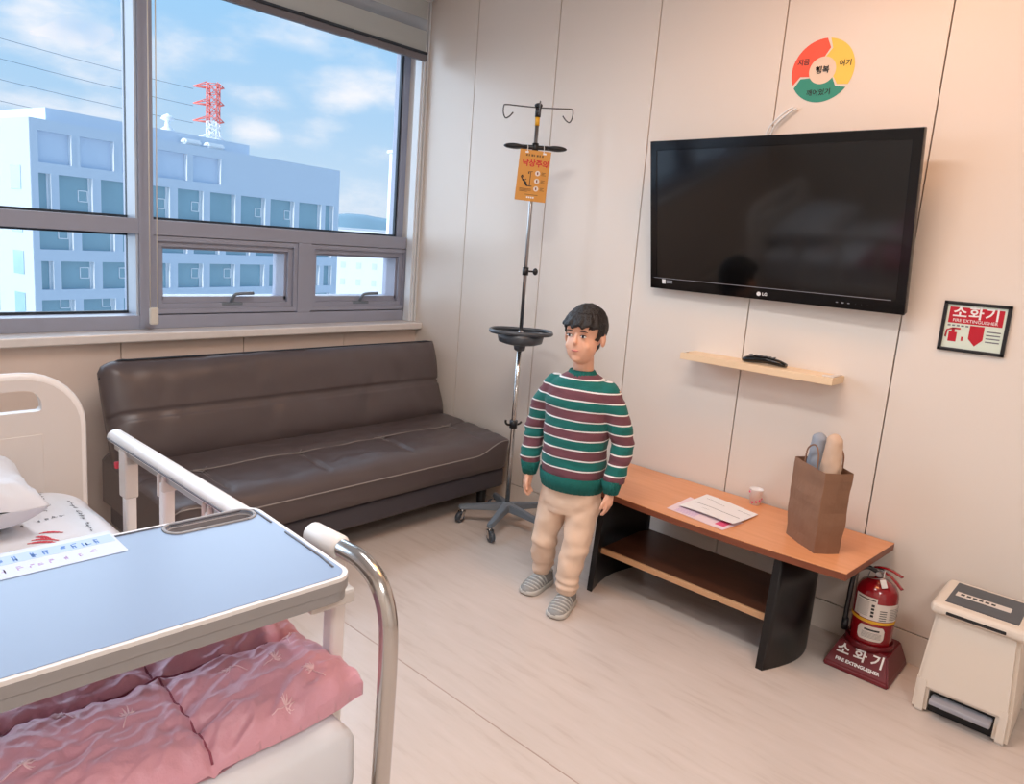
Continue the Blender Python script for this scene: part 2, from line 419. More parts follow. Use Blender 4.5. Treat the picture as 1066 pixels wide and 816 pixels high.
# television wall: panels with dark open joints
b = bm_new()
add_box(b, (0.02, YB, 0), (0.12, 0.3, H), mi=1)
js = [-0.403 - 0.6 * k for k in range(0, 10)]
edges = [0.25] + js + [YB]
HB = 0.124
for i in range(len(edges) - 1):
    y1, y0 = edges[i], edges[i + 1]
    a = y0 + (0.0025 if i < len(edges) - 2 else 0); c = y1 - (0.0025 if i else 0)
    add_box(b, (0, a, HB + 0.003), (0.021, c, H), bev=0.0008, seg=1)
struct('wall_right', b, [M['wall'], M['seam']], 'cream panelled wall with thin dark vertical joints', 'wall')
b = bm_new(); add_box(b, (0.0005, YB, 0), (0.021, 0, HB - 0.002), bev=0.0008, seg=1)
struct('baseboard_right', b, M['wall'], 'cream flat baseboard under the panelled wall', 'baseboard')
# window wall: low part with panels
b = bm_new()
add_box(b, (XL, 0.02, 0), (0, 0.12, 0.912), mi=1)
ex = [XL, -3.68, -3.05, -2.43, -1.807, -1.191, -0.555, 0]
for i in range(len(ex) - 1):
    add_box(b, (ex[i] + 0.002, 0, 0), (ex[i + 1] - (0.002 if i < 6 else 0), 0.021, 0.908), bev=0.0008, seg=1)
add_box(b, (XL, 0.08, 2.72), (0, 0.3, H))
struct('wall_window', b, [M['wall_low'], M['seam']], 'beige panelled low wall under the window sill', 'wall')
b = bm_new(); add_box(b, (XL, -0.062, 0.918), (0, 0.12, 0.958), bev=0.006); add_box(b, (XL, -0.03, 0.9125), (0, 0.1, 0.918))
struct('trim_1', b, M['sill'], 'white stone window sill above the sofa', 'window sill')
# white guide trim at the window's right end
b = bm_new()
add_box(b, (-0.045, 0.02, 0.958), (0, 0.08, H), bev=0.004); add_box(b, (-0.036, 0.008, 0.958), (-0.022, 0.022, H), bev=0.003); add_box(b, (-0.014, 0.004, 0.958), (0, 0.022, H), bev=0.003)
struct('trim_2', b, M['white_trim'], 'white vertical trim strips at the window corner', 'trim')

# ------------------------------------------------------------------ the window (front plane y=.08, glass y=.2)
YF, YG = 0.08, 0.2
win = bpy.data.objects.new('window_1', None); COL.objects.link(win); win['kind'] = 'structure'; win['label'] = 'wide grey aluminium hospital window with two opening sashes'; win['category'] = 'window'
b = bm_new()
def fb(x0, x1, z0, z1, y0=YF, y1=0.27, bev=0.003): add_box(b, (x0, y0, z0), (x1, y1, z1), bev=bev)
ZB, ZT = 0.958, 2.76
fb(XL, -0.045, ZB, ZB + 0.066)                    # bottom rail
fb(XL, -0.03, ZT - .06, ZT + 0.02)                # head
fb(-1.69, -1.623, ZB, ZT - .05, YF - 0.004)  # mullion
fb(-3.3, -3.24, ZB + .05, ZT - .05)
fb(XL, -1.68, 1.415, 1.488, YF)                   # transom left
fb(-1.63, -0.045, 1.415, 1.488, YF)               # transom right
fb(-0.825, -0.742, ZB + .066, 1.415, YF, bev=0)            # lower divider
fb(-0.045, 0.02, ZB + .05, ZT - .05, YF + 0.1, 0.27)
fo = obj('window_frame', b, M['alu'], win)
# glazing rubbers
b = bm_new()
def gasket(x0, x1, z0, z1, y=YG - 0.006, w=0.012):
    add_box(b, (x0, y, z0), (x0 + w, y + .02, z1)); add_box(b, (x1 - w, y, z0), (x1, y + .02, z1))
    add_box(b, (x0, y, z0), (x1, y + .02, z0 + w)); add_box(b, (x0, y, z1 - w), (x1, y + .02, z1))
gasket(-3.24, -1.69, 1.024, 1.415); gasket(-3.24, -1.69, 1.488, 2.7); gasket(-1.623, -0.045, 1.488, 2.7); 
obj('glazing_gasket', b, M['rubber'], win)
b = bm_new()
for (x0, x1, z0, z1) in ((-3.24, -1.69, 1.024, 1.415), (-3.24, -1.69, 1.488, 2.7), (-1.623, -0.045, 1.488, 2.7), (-4.6, -3.3, 1.024, 1.415), (-4.6, -3.3, 1.488, 2.7)):
    add_box(b, (x0, YG + .004, z0), (x1, YG + .010, z1))
obj('window_pane', b, M['glass'], win)
b = bm_new()
add_box(b, (-1.701, YF + 0.01, 1.488), (-1.6905, YG - 0.006, 2.7)); add_box(b, (-1.701, YF + 0.01, 1.024), (-1.6905, YG - 0.006, 1.415))  # thin paler sheet over the mullion's left side face
obj('pale_mullion_side', b, M['alu_side'], win)
# opening sashes
def sash(x0, x1, label):
    s = bm_new()
    z0, z1 = 1.03, 1.412
    def ring(a, y0, y1, w, d=0):
        add_box(s, (x0 + a, y0, z0 + a + w), (x0 + a + w, y1, z1 - a - w)); add_box(s, (x1 - a - w, y0, z0 + a + w), (x1 - a, y1, z1 - a - w))
        add_box(s, (x0 + a, y0, z1 - a - w), (x1 - a, y1, z1 - a)); add_box(s, (x0 + a, y0, z0 + a), (x1 - a, y1, z0 + a + w + d))
    ring(0.0, YF + 0.008, 0.25, 0.024); ring(0.024, YF + 0.025, 0.25, 0.026); ring(0.05, YF + 0.045, 0.25, 0.012, 0.02)
    so = obj('sash_frame', s, M['alu'], win)
    g = bm_new(); add_box(g, (x0 + .05, YG + .012, z0 + .05), (x1 - .05, YG + .018, z1 - .05)); obj('sash_pane', g, M['glass'], so)
    g = bm_new(); cx = (x0 + x1) / 2 + 0.02; y = YF + 0.035
    add_box(g, (cx - .06, y - .012, z0 + .035), (cx + .06, y + .02, z0 + .052), bev=.004)
    add_tube(g, catmull([(cx, y, z0 + .05), (cx + .002, y - .025, z0 + .09), (cx + .03, y - .03, z0 + .1), (cx + .11, y - .03, z0 + .103)], 5), [.009] * 16, 10)
    obj('window_handle', g, M['base_grey'], so)
sash(-1.623, -0.825, ''); sash(-0.742, -0.03, '')

# roller blind in front of the window: solid and sheer bands, bottom bar, chain
bl = thing('roller_blind', 'grey striped roller blind pulled halfway down with a brown bottom bar', 'blind', (-0.9, -0.04, 2.6))
b = bm_new(); add_box(b, (-1.62, -0.062, 2.53), (-0.075, -0.036, 2.567), bev=.005); obj('bottom_bar', b, M['blind_bar'], bl)
b = bm_new(); add_box(b, (-1.62, -0.066, 2.567), (-0.075, -0.05, 2.582), bev=.003); obj('bar_lip', b, M['rubber'], bl)
b = bm_new(); add_box(b, (-1.615, -0.052, 2.582), (-0.08, -0.050, 2.70), ); obj('solid_band', b, M['blind'], bl)
b = bm_new(); add_box(b, (-1.615, -0.052, 2.70), (-0.08, -0.051, 2.765)); obj('sheer_band', b, M['sheer'], bl)
b = bm_new(); add_box(b, (-1.615, -0.052, 2.765), (-0.08, -0.050, 2.87)); obj('solid_band', b, M['blind'], bl)
b = bm_new(); add_cyl(b, (-1.64, -0.05, 2.9), (-0.06, -0.05, 2.9), 0.035); obj('roller', b, M['white_trim'], bl)
bc = thing('blind_chain', 'ivory bead chain loop with a plastic weight hanging before the mullion', 'blind chain', (-1.66, 0.0, 2.9))
b = bm_new()
for dx in (-.012, .022):
    add_cyl(b, (-1.668 + dx, -.02, 1.06), (-1.668 + dx, -.02, 2.9), 0.0028, 8)
obj('cord_loop', b, M['chain'], bc)
b = bm_new(); add_box(b, (-1.684, -.03, 0.992), (-1.642, -.012, 1.075), bev=.0088, seg=4); obj('weight', b, M['chain'], bc)
b = bm_new(); add_box(b, (-1.70, -.06, 2.86), (-1.63, 0.0, 2.94), bev=.006); obj('bracket', b, M['white_trim'], bc)

# ------------------------------------------------------------------ sofa bed
so = thing('sofa_bed', 'long dark brown leatherette sofa bed under the window', 'sofa', (-1.0, -0.5, 0))
X0, X1 = -1.965, -0.035
def seat_grid():
    bm = bm_new(); NX = 150
    # closed profile, (y, z); front nose falls lower in the middle than at the ends
    def prof(t):
        e = min(t, 1 - t) * (X1 - X0)
        k = min(1.0, max(0.0, (e - 0.07) / 0.22)); k = k * k * (3 - 2 * k)
        nose = 0.405 - 0.058 * k
        top = 0.428
        pts = []
        ys = [-0.20 - 0.02 * i for i in range(0, 32)]
        for y in ys:
            s = (y + 0.20) / (-0.62)
            z = 0.448 - 0.028 * s
            for sy in (-0.575,):
                z -= 0.013 * math.exp(-((y - sy) / 0.014) ** 2)
            pts.append((y, z))
        f = [(-0.835, 0.0), (-0.865, 0.1), (-0.89, 0.25), (-0.908, 0.45), (-0.922, 0.7), (-0.934, 1.0)]
        z0 = pts[-1][1]
        for y, s in f: pts.append((y, z0 + (nose - z0) * (s if k < .5 else s)))
        for i, (y, z) in enumerate([(-0.936, nose - 0.012), (-0.93, nose - 0.05), (-0.926, 0.27), (-0.92, 0.235), (-0.905, 0.228), (-0.5, 0.226), (-0.2, 0.226)]): pts.append((y, z))
        return pts
    rows = []
    for i in range(NX + 1):
        t = i / NX; x = X0 + (X1 - X0) * t; pr = prof(t); e = min(t, 1 - t) * (X1 - X0)
        sh = max(0.0, 1 - e / 0.045); row = []
        for j, (y, z) in enumerate(pr):
            if z > 0.3:
                z -= 0.03 * sh ** 2.2
                for cx in (-1.69, -1.215, -0.70, -0.215):
                    w = 0.55 if y > -0.575 else 1.0
                    z -= 0.010 * math.exp(-((x - cx) / 0.014) ** 2) * (1 if -0.84 < y < -0.575 else 0.35 * math.exp(-abs(y + .575) / .06))
                    z -= 0.012 * math.exp(-((x - cx) / 0.05) ** 2 - ((y + .575) / .04) ** 2)
                z += 0.008 * fnoise((x, y, 0), 4.0) + 0.005 * fnoise((x * 1.0, y * 2.2, 3), 9.0)
            y2 = y + (0.03 * sh ** 2 if y < -0.85 else 0) + (0.004 * fnoise((x, z, 5), 7) if z < .4 and y < -.85 else 0)
            row.append(bm.verts.new((x, y2, z)))
        rows.append(row)
    n = len(rows[0])
    for i in range(NX):
        for j in range(n):
            f = bm.faces.new((rows[i][j], rows[i + 1][j], rows[i + 1][(j + 1) % n], rows[i][(j + 1) % n])); f.smooth = True
    bm.faces.new(rows[0]); bm.faces.new(rows[-1][::-1]); return bm
obj('seat', seat_grid(), M['leather'], so)
# pale piping along the nose and along seat joints
b = bm_new(); P = []
for i in range(61):
    t = i / 60; e = min(t, 1 - t) * (X1 - X0); k = min(1.0, max(0.0, (e - 0.07) / 0.22)); k = k * k * (3 - 2 * k)
    sh = max(0.0, 1 - e / 0.045)
    P.append((X0 + (X1 - X0) * t, -0.938 + 0.03 * sh ** 2, 0.405 - 0.058 * k - 0.003 - .03 * sh ** 2.2))
add_tube(b, P, 0.0032, 6)
obj('piping', b, M['stitch'], so)
b = bm_new()
for s0 in (-.579, -.571):
    add_tube(b, [(x / 50, s0, 0.4345 - .013 * 0.9 + 0.008 * fnoise((x / 50, s0, 0), 4.0) + 0.005 * fnoise((x / 50, s0 * 2.2, 3), 9.0)) for x in range(-86, -8)], 0.0016, 5)
for cx in (-1.69, -1.215, -0.70, -0.215):
    for sx in (-.006, .006):
        add_tube(b, [(cx + sx, y, 0.448 - 0.028 * ((y + .2) / -.62) - .0105 * .85 + 0.008 * fnoise((cx, y, 0), 4.0) + 0.005 * fnoise((cx, y * 2.2, 3), 9.0)) for y in [-0.6 - 0.02 * i for i in range(12)]], 0.0016, 5)
    add_tube(b, [(cx - .05, -.585, .431), (cx + .0, -.60, .4235), (cx + .035, -.565, .431)], 0.0022, 5)
obj('seat_stitching', b, M['stitch'], so)
b = bm_new()
add_box(b, (X0 + .02, -0.905, 0.115), (X1 - .01, -0.22, 0.226), bev=0.02, seg=3)
obj('base_panel', b, M['leather_low'], so)
b = bm_new()
# back: slab leaning on the wall side
def back_grid():
    bm = bm_new(); NX, NZ = 130, 46
    p0 = V((0, -0.345, 0.40)); p1 = V((0, -0.205, 0.862)); up = (p1 - p0); L = up.length; up.normalize(); nrm = V((0, -up.z, up.y))
    def surf(t, s, side):
        x0 = -1.985 + 0.0 * s; x1 = -0.045
        # rounded corners in outline
        e = min(t, 1 - t); x = x0 + (x1 - x0) * t - 0.012 * (1 - s) * (1 if t > .5 else 0)
        if t < .5: x += 0.03 * (1 - s) ** 1.5 * (1 - 2 * t)
        sl = s * L
        dx = min(x - x0, 10); cr = 0.09
        top = L
        if x - x0 < cr: top = L - cr * 0.55 * (1 - math.sqrt(max(0, 1 - (1 - (x - x0) / cr) ** 2)))
        sl = s * top
        ed = min(sl, top - sl, (x - x0) * 1.0, (x1 - x) * 1.0)
        puff = 0.055 * (1 - math.exp(-max(ed, 0) / 0.03)) + 0.012
        if side > 0:
            for q in (0.465, 0.50):
                puff -= 0.016 * math.exp(-((s - q) / 0.012) ** 2)
            puff += 0.010 * math.sin(PI * min(1, s / .48)) if s < .48 else 0.008 * math.sin(PI * (s - .5) / .5)
            puff += 0.010 * fnoise((x, s, 1), 3.2) + 0.006 * fnoise((x * 1.5, s * .6, 4), 7)
            for cx, sgn in ((-1.215, 1), (-.62, -1)):
                puff -= 0.012 * math.exp(-((x - cx - (s - .4) * .15) / 0.06) ** 2) * math.exp(-((s - .42) / .25) ** 2)
        else: puff = -0.05 * (1 - math.exp(-max(ed, 0) / 0.02))
        return V((x, p0.y, p0.z)) + up * sl + nrm * puff
    F = [[bm.verts.new(surf(i / NX, j / NZ, 1)) for j in range(NZ + 1)] for i in range(NX + 1)]
    B = [[bm.verts.new(surf(i / NX, j / NZ, -1)) for j in range(NZ + 1)] for i in range(NX + 1)]
    for i in range(NX):
        for j in range(NZ):
            f = bm.faces.new((F[i][j], F[i + 1][j], F[i + 1][j + 1], F[i][j + 1])); f.smooth = True
            f = bm.faces.new((B[i][j + 1], B[i + 1][j + 1], B[i + 1][j], B[i][j])); f.smooth = True
    for i in range(NX):
        for j in (0, NZ):
            f = bm.faces.new((F[i][j], B[i][j], B[i + 1][j], F[i + 1][j])); f.smooth = True
    for j in range(NZ):
        for i in (0, NX):
            f = bm.faces.new((F[i][j], F[i][j + 1], B[i][j + 1], B[i][j])); f.smooth = True
    return bm
obj('backrest', back_grid(), M['leather'], so)
b = bm_new()
P = [(x, -0.222 + 0.0, 0.866) for x in [-1.9 + i * 0.04 for i in range(46)]]
P = [(-1.985, -.245, .79), (-1.96, -.235, .835)] + P + [(-.05, -.225, .858)]
add_tube(b, catmull(P, 2), 0.0045, 6); obj('back_piping', b, M['rubber'], so)
for (x, y) in ((-1.86, -.82), (-.14, -.82), (-1.86, -.3), (-.14, -.3)):
    b = bm_new(); add_lathe(b, [(0.022, 0), (0.026, 0.02), (0.03, 0.115)], (x, y, 0), 16); obj('leg', b, M['black_pl'], so)
b = bm_new(); add_box(b, (X0 + .1, -.33, .14), (X1 - .1, -.12, .38), bev=.02); obj('back_support', b, M['leather_low'], so)

# ------------------------------------------------------------------ IV stand
PX, PY = -0.262, -1.13
iv = thing('iv_stand', 'wheeled steel infusion stand with black tray and hooks beside the sofa', 'infusion stand', (PX, PY, 0))
b = bm_new(); add_lathe(b, [(0.03, 0.085), (0.042, 0.09), (0.045, 0.105), (0.036, 0.125), (0.02, 0.135)], (PX, PY, 0), 24)
angs = [math.atan2(-.09, -.225) + 2 * PI * k / 5 for k in range(5)]
obj('base_hub', b, M['base_grey'], iv)
for a in angs:
    d = V((math.cos(a), math.sin(a), 0)); c = V((PX, PY, 0)); s = V((-d.y, d.x, 0))
    b = bm_new(); rings = []
    for t, w, zt, zb in ((0.02, .026, .128, .088), (0.1, .022, .118, .084), (0.2, .018, .102, .076), (0.245, .017, .096, .072), (0.258, .010, .093, .076)):
        p = c + d * t; rings.append([b.verts.new(p + s * w + V((0, 0, zb))), b.verts.new(p - s * w + V((0, 0, zb))), b.verts.new(p - s * w * .75 + V((0, 0, zt))), b.verts.new(p + s * w * .75 + V((0, 0, zt)))])
    for i in range(len(rings) - 1):
        for k in range(4): b.faces.new((rings[i][k], rings[i][(k + 1) % 4], rings[i + 1][(k + 1) % 4], rings[i + 1][k]))
    b.faces.new(rings[0]); b.faces.new(rings[-1])
    bmesh.ops.bevel(b, geom=list(b.edges), offset=.003, segments=2, affect='EDGES')
    arm = obj('leg', b, M['base_grey'], iv)
    e = c + d * 0.238; rd = V((math.cos(a + .9), math.sin(a + .9), 0)); sd = V((-rd.y, rd.x, 0)); wc = e + rd * .018
    b = bm_new()
    add_cyl(b, e + V((0, 0, .055)), e + V((0, 0, .078)), .010, 12)
    for q in (-1, 1):
        t = [wc + sd * .014 * q + V((0, 0, .022)) - rd * .006, wc + sd * .014 * q + V((0, 0, .022)) + rd * .01, e + sd * .014 * q + V((0, 0, .062)) + rd * .014, e + sd * .014 * q + V((0, 0, .062)) - rd * .012]
        A = [b.verts.new(p) for p in t]; B2 = [b.verts.new(p + sd * .003 * q) for p in t]
        b.faces.new(A); b.faces.new(B2[::-1])
        for k in range(4): b.faces.new((A[k], A[(k + 1) % 4], B2[(k + 1) % 4], B2[k]))
    add_box(b, e + V((-.012, -.012, .055)), e + V((.012, .012, .062)))
    obj('caster_fork', b, M['chrome'], arm)
    b = bm_new(); add_tube(b, [wc + V((0, 0, .0285)) - sd * .012, wc + V((0, 0, .0285)) - sd * .009, wc + V((0, 0, .0285)) + sd * .009, wc + V((0, 0, .0285)) + sd * .012], [.024, .0285, .0285, .024], 24)
    obj('caster_wheel', b, M['grey_pl'], arm)
b = bm_new(); add_cyl(b, (PX, PY, .12), (PX, PY, 1.06), .0125, 20); obj('lower_pole', b, M['chrome'], iv)
b = bm_new(); add_cyl(b, (PX, PY, 1.03), (PX, PY, 2.13), .0095, 20); obj('upper_pole', b, M['steel'], iv)
b = bm_new(); add_cyl(b, (PX, PY, .545), (PX, PY, .585), .021, 20)
add_tube(b, catmull([(PX, PY, .565), (PX - .03, PY + .01, .563), (PX - .045, PY + .015, .575), (PX - .045, PY + .015, .59)], 4), .006, 8)
add_tube(b, catmull([(PX, PY, .565), (PX + .03, PY - .01, .563), (PX + .045, PY - .015, .575)], 4), .006, 8); obj('bottle_clip', b, M['black_pl'], iv)
b = bm_new(); add_cyl(b, (PX, PY, 1.345), (PX, PY, 1.385), .016, 20)
add_cyl(b, (PX, PY, 1.366), (PX + .03, PY - .03, 1.366), .005, 10); add_ell(b, (PX + .035, PY - .035, 1.366), (.014, .014, .018), 14); obj('height_knob', b, M['black_pl'], iv)
# tray: oval ring with handle rim
TD = V((0.69, -0.72, 0)); TN = V((0.72, 0.69, 0))
def oval(bm, c, a, bb, r, z, seg=48, flat=1.0):
    pts = []
    for k in range(seg + 1):
        t = 2 * PI * k / seg; p = c + TD * (a * math.copysign(abs(math.cos(t)) ** .75, math.cos(t))) + TN * (bb * math.copysign(abs(math.sin(t)) ** .75, math.sin(t))); pts.append(V((p.x, p.y, z)))
    add_tube(bm, pts, r, 10, flat=flat)
tc_ = V((PX, PY, 0)) - TN * 0.02
b = bm_new(); oval(b, tc_, .155, .115, .011, 1.058); obj('tray_rim', b, M['grey_pl'], iv)
b = bm_new()
add_lathe(b, [(0.001, .995), (.085, .995), (.112, 1.005), (.122, 1.05), (.116, 1.05), (.106, 1.012), (.001, 1.009)], (tc_.x, tc_.y, 0), 40)
add_lathe(b, [(0.018, .955), (.028, .962), (.034, .995)], (PX, PY, 0), 20)
obj('tray_body', b, M['grey_pl'], iv)
# cross bar and handles at the top
b = bm_new(); cz = 1.972; c0 = V((PX, PY, cz))
add_tube(b, [c0 - TD * .13, c0 + TD * .13], .011, 10); add_cyl(b, c0 - V((0, 0, .02)), c0 + V((0, 0, .02)), .016, 16)
for q in (-1, 1):
    cc = c0 + TD * (.105 * q)
    t = bm_new(); add_ell(t, (0, 0, 0), (.052, .03, .014), 20)
    t.transform(Matrix(((TD.x, TN.x, 0, cc.x), (TD.y, TN.y, 0, cc.y), (0, 0, 1, cc.z), (0, 0, 0, 1)))); merge(b, t)
obj('cross_handle', b, M['black_pl'], iv)
b = bm_new(); add_cyl(b, (PX, PY, 2.115), (PX, PY, 2.165), .014, 16); add_ell(b, (PX, PY, 2.17), (.02, .02, .012), 16); obj('hook_hub', b, M['black_pl'], iv)
b = bm_new(); add_cyl(b, (PX, PY, 2.075), (PX, PY, 2.115), .0115, 16); obj('yellow_tape', b, M['yellow'], iv)
for ang, L in ((0, .17), (90, .15), (180, .17), (270, .15)):
    d = TD * math.cos(math.radians(ang)) + TN * math.sin(math.radians(ang))
    P = [V((PX, PY, 2.16)) + d * a + V((0, 0, h)) for a, h in ((0, 0), (L * .5, .002), (L * .93, .004), (L, -.004), (L * 1.0, -.035), (L * .93, -.058), (L * .82, -.05), (L * .72, -.03))]
    b = bm_new(); add_tube(b, catmull(P, 5), .0032, 8); obj('hook', b, M['dark_steel'], iv)
# caution board hanging from the cross handle
SX = V((0.74, -0.67, 0.0)).normalized(); SN = V((-SX.y, SX.x, 0)) * -1
SXr = (SX + V((0, 0, -0.045))).normalized(); SYr = V((SX.x * 0.045, SX.y * 0.045, 1)).normalized()
sg = thing('caution_sign', 'ochre fall caution board hanging from the infusion stand', 'sign', (PX - .02, PY - .05, 1.8))
so_ = V((PX, PY, 1.833)) + SN * 0.024 - SX * .004
SNn = SXr.cross(SYr)
if SNn.dot(CAM - so_) < 0: print('SIGN FLIPPED')
b = bm_new(); quad_plate(b, so_ - SNn * .002, SXr, SYr, -.077, .077, -.122, .122, .003); obj('board', b, M['ochre'], sg)
fo_ = so_ + SNn * .0014
lettering('낙상주의', .036, fo_ + SXr * .006 + SYr * .058, SXr, SYr, M['red_ink'], sg, off=.0012)
b = bm_new()
for i, w in enumerate((.008, .006, .01, .005, .009, .007, .008)):
    quad_plate(b, fo_ + SYr * .092, SXr, SYr, -.045 + i * .013, -.045 + i * .013 + w, 0, .010, .0006)
obj('small_heading', b, M['brown_ink'], sg)['kind'] = 'stuff'
b = bm_new()  # falling figure beside a pole
def stroke(pts, w):
    for i in range(len(pts) - 1):
        p, q = V(pts[i] + (0,)), V(pts[i + 1] + (0,)); d = (q - p); L = d.length; d.normalize(); n_ = V((-d.y, d.x, 0))
        vs = [p + n_ * w, p - n_ * w, q - n_ * w, q + n_ * w]
        A = [fo_ + SXr * v.x + SYr * v.y + SNn * .0006 for v in vs]; B2 = [a - SNn * .0006 for a in A]
        A = [b.verts.new(v) for v in A]; B2 = [b.verts.new(v) for v in B2]
        b.faces.new(A); b.faces.new(B2[::-1])
        for k in range(4): b.faces.new((A[k], A[(k + 1) % 4], B2[(k + 1) % 4], B2[k]))
stroke([(-.012, .02), (-.012, -.05)], .0015); stroke([(-.024, -.05), (.0, -.05)], .0018); stroke([(-.024, .018), (-.002, .02)], .0012)
stroke([(-.05, -.02), (-.04, -.028), (-.03, -.045), (-.022, -.05)], .004); stroke([(-.05, -.02), (-.058, -.008), (-.05, .0)], .0022); stroke([(-.04, -.024), (-.03, -.018)], .002); stroke([(-.04, -.028), (-.028, -.035), (-.03, -.05)], .0025); stroke([(-.053, -.008), (-.047, -.008)], .005)
stroke([(-.024, .012), (-.018, .012)], .004)
obj('falling_figure', b, M['black_ink'], sg)
b = bm_new()
for k in range(3):
    c = fo_ + SXr * .022 + SYr * (.014 - k * .037); t = bmesh.new(); bmesh.ops.create_cone(t, cap_ends=True, segments=24, radius1=.0125, radius2=.0125, depth=.0008)
    t.transform(Matrix(((SXr.x, SYr.x, SNn.x, c.x), (SXr.y, SYr.y, SNn.y, c.y), (SXr.z, SYr.z, SNn.z, c.z), (0, 0, 0, 1)))); merge(b, t)
obj_split('round_icon', b, M['label'], sg)
b = bm_new()
for k in range(3):
    quad_plate(b, fo_, SXr, SYr, .019, .025, .008 - k * .037, .02 - k * .037, .001)
obj_split('icon_figure', b, M['maroon'], sg)
b = bm_new()
for k in range(3):
    for j in range(3): quad_plate(b, fo_, SXr, SYr, .041, .041 + (.02, .014, .022)[j], .018 - k * .037 - j * .006, .0205 - k * .037 - j * .006, .0005)
for j in range(3): quad_plate(b, fo_, SXr, SYr, -.06, -.06 + (.06, .058, .04)[j], -.066 - j * .006, -.0635 - j * .006, .0005)
quad_plate(b, fo_, SXr, SYr, -.03, .035, -.092, -.0895, .0005)
obj('small_print', b, M['brown_ink'], sg)['kind'] = 'stuff'
b = bm_new()
for j in range(4): quad_plate(b, fo_, SXr, SYr, -.02 + j * .01, -.013 + j * .01, -.108, -.1, .0005)
for q in (-.042, .045): quad_plate(b, fo_, SXr, SYr, q - .008, q + .008, .106, .114, .0005)
obj_split('white_mark', b, M['white_ink'], sg)
b = bm_new()
for q in (-.04, .04):
    top = c0 + TD * q; lo = fo_ + SXr * q + SYr * .11
    P = catmull([lo, lo + V((0, 0, .025)) + SNn * .004, top + V((0, 0, .018)), top + V((0, 0, .0)) - SNn * .02, lo - SNn * .004 + V((0, 0, .01)), lo - SNn * .002], 5); add_tube(b, P, .0018, 6)
obj('hanging_ring', b, M['white_trim'], sg)

# ------------------------------------------------------------------ television
TVC = V((-.12, -2.2798, 1.6661)); TVR = (Matrix.Rotation(-.02955, 3, 'Z') @ Matrix.Rotation(-.195, 3, 'Y'))
tv = thing('television', 'large black flat television tilted on the panelled wall', 'television', TVC, rot=TVR)
W2, H2 = .5494, .3308
b = bm_new(); add_box(b, (0.0, -W2, -H2), (0.028, W2, H2), bev=.006, seg=3); add_box(b, (.026, -W2 * .8, -H2 * .35), (.06, W2 * .8, H2 * .75), bev=.015, seg=3)
obj('housing', b, M['tv'], tv, world=False)
def ring_plate(bm, ox, W, Hh, l, r, t, bo, d, bev=.002):
    add_box(bm, (ox - d, -W, -Hh), (ox, W, -Hh + bo), bev=bev); add_box(bm, (ox - d, -W, Hh - t), (ox, W, Hh), bev=bev)
    add_box(bm, (ox - d, W - l, -Hh + bo * .9), (ox, W, Hh - t * .9), bev=bev); add_box(bm, (ox - d, -W, -Hh + bo * .9), (ox, -W + r, Hh - t * .9), bev=bev)
b = bm_new(); ring_plate(b, .002, W2, H2, .034, .034, .04, .052, .008)
obj('bezel', b, M['tv'], tv, world=False)
b = bm_new(); add_box(b, (-.0035, -W2 + .03, -H2 + .048), (.003, W2 - .03, H2 - .037)); obj('screen', b, M['screen'], tv, world=False)
b = bm_new(); add_box(b, (-.0072, -W2 + .05, -H2 + .0505), (-.006, W2 - .02, -H2 + .052)); obj('silver_line', b, M['grey_ink'], tv, world=False)
def tvtext(s, size, y, z, m, name, off=0.0003):
    bb = text_bm(s, size, .0004, off); x = V((0, -1, 0)); yy = V((0, 0, 1)); n_ = x.cross(yy)
    bb.transform(Matrix(((x.x, yy.x, n_.x, -.0068), (x.y, yy.y, n_.y, y), (x.z, yy.z, n_.z, z), (0, 0, 0, 1)))); obj(name, bb, m, tv, world=False)
tvtext('LG', .018, -.012, -H2 + .024, M['white_ink'], 'brand_lettering')
b = bm_new(); add_cyl(b, (-.0074, .014, -H2 + .024), (-.0062, .014, -H2 + .024), .009, 24); 
lg = obj('brand_disc', b, M['white_ink'], tv, world=False)
b = bm_new(); add_box(b, (-.0074, W2 - .082, -H2 + .026), (-.0062, W2 - .064, -H2 + .046)); obj('badge', b, M['white_ink'], tv, world=False)
b = bm_new()
for k in range(3): add_box(b, (-.0073, W2 - .118, -H2 + .030 + k * .005), (-.0062, W2 - .087, -H2 + .0325 + k * .005))
obj('badge_print', b, M['grey_ink'], tv, world=False)
b = bm_new()
for k in range(7): add_box(b, (-.0073, -.31 - k * .022, -H2 + .022), (-.0062, -.302 - k * .022 - (.008 if k > 2 else 0), -H2 + .025))
b.transform(tv.matrix_basis); obj_split('button_mark', b, M['grey_ink'], tv)
b = bm_new(); add_box(b, (-.055, -.13, -.12), (.0, .13, .12), bev=.01)
b.transform(Matrix.Translation(V((-.003, -2.28, 1.666)))); obj('wall_bracket', b, M['black_pl'], tv)
b = bm_new(); add_tube(b, catmull([(-.02, -2.175, 1.96), (-.025, -2.20, 2.05), (-.02, -2.26, 2.11), (-.012, -2.285, 2.125)], 5), .004, 8)
add_tube(b, catmull([(-.02, -2.195, 1.96), (-.025, -2.22, 2.05), (-.02, -2.275, 2.105), (-.012, -2.30, 2.12)], 5), .004, 8)
tag(obj('antenna_cable', b, M['white_trim']), 'pair of thin white cables rising behind the television', 'cable')

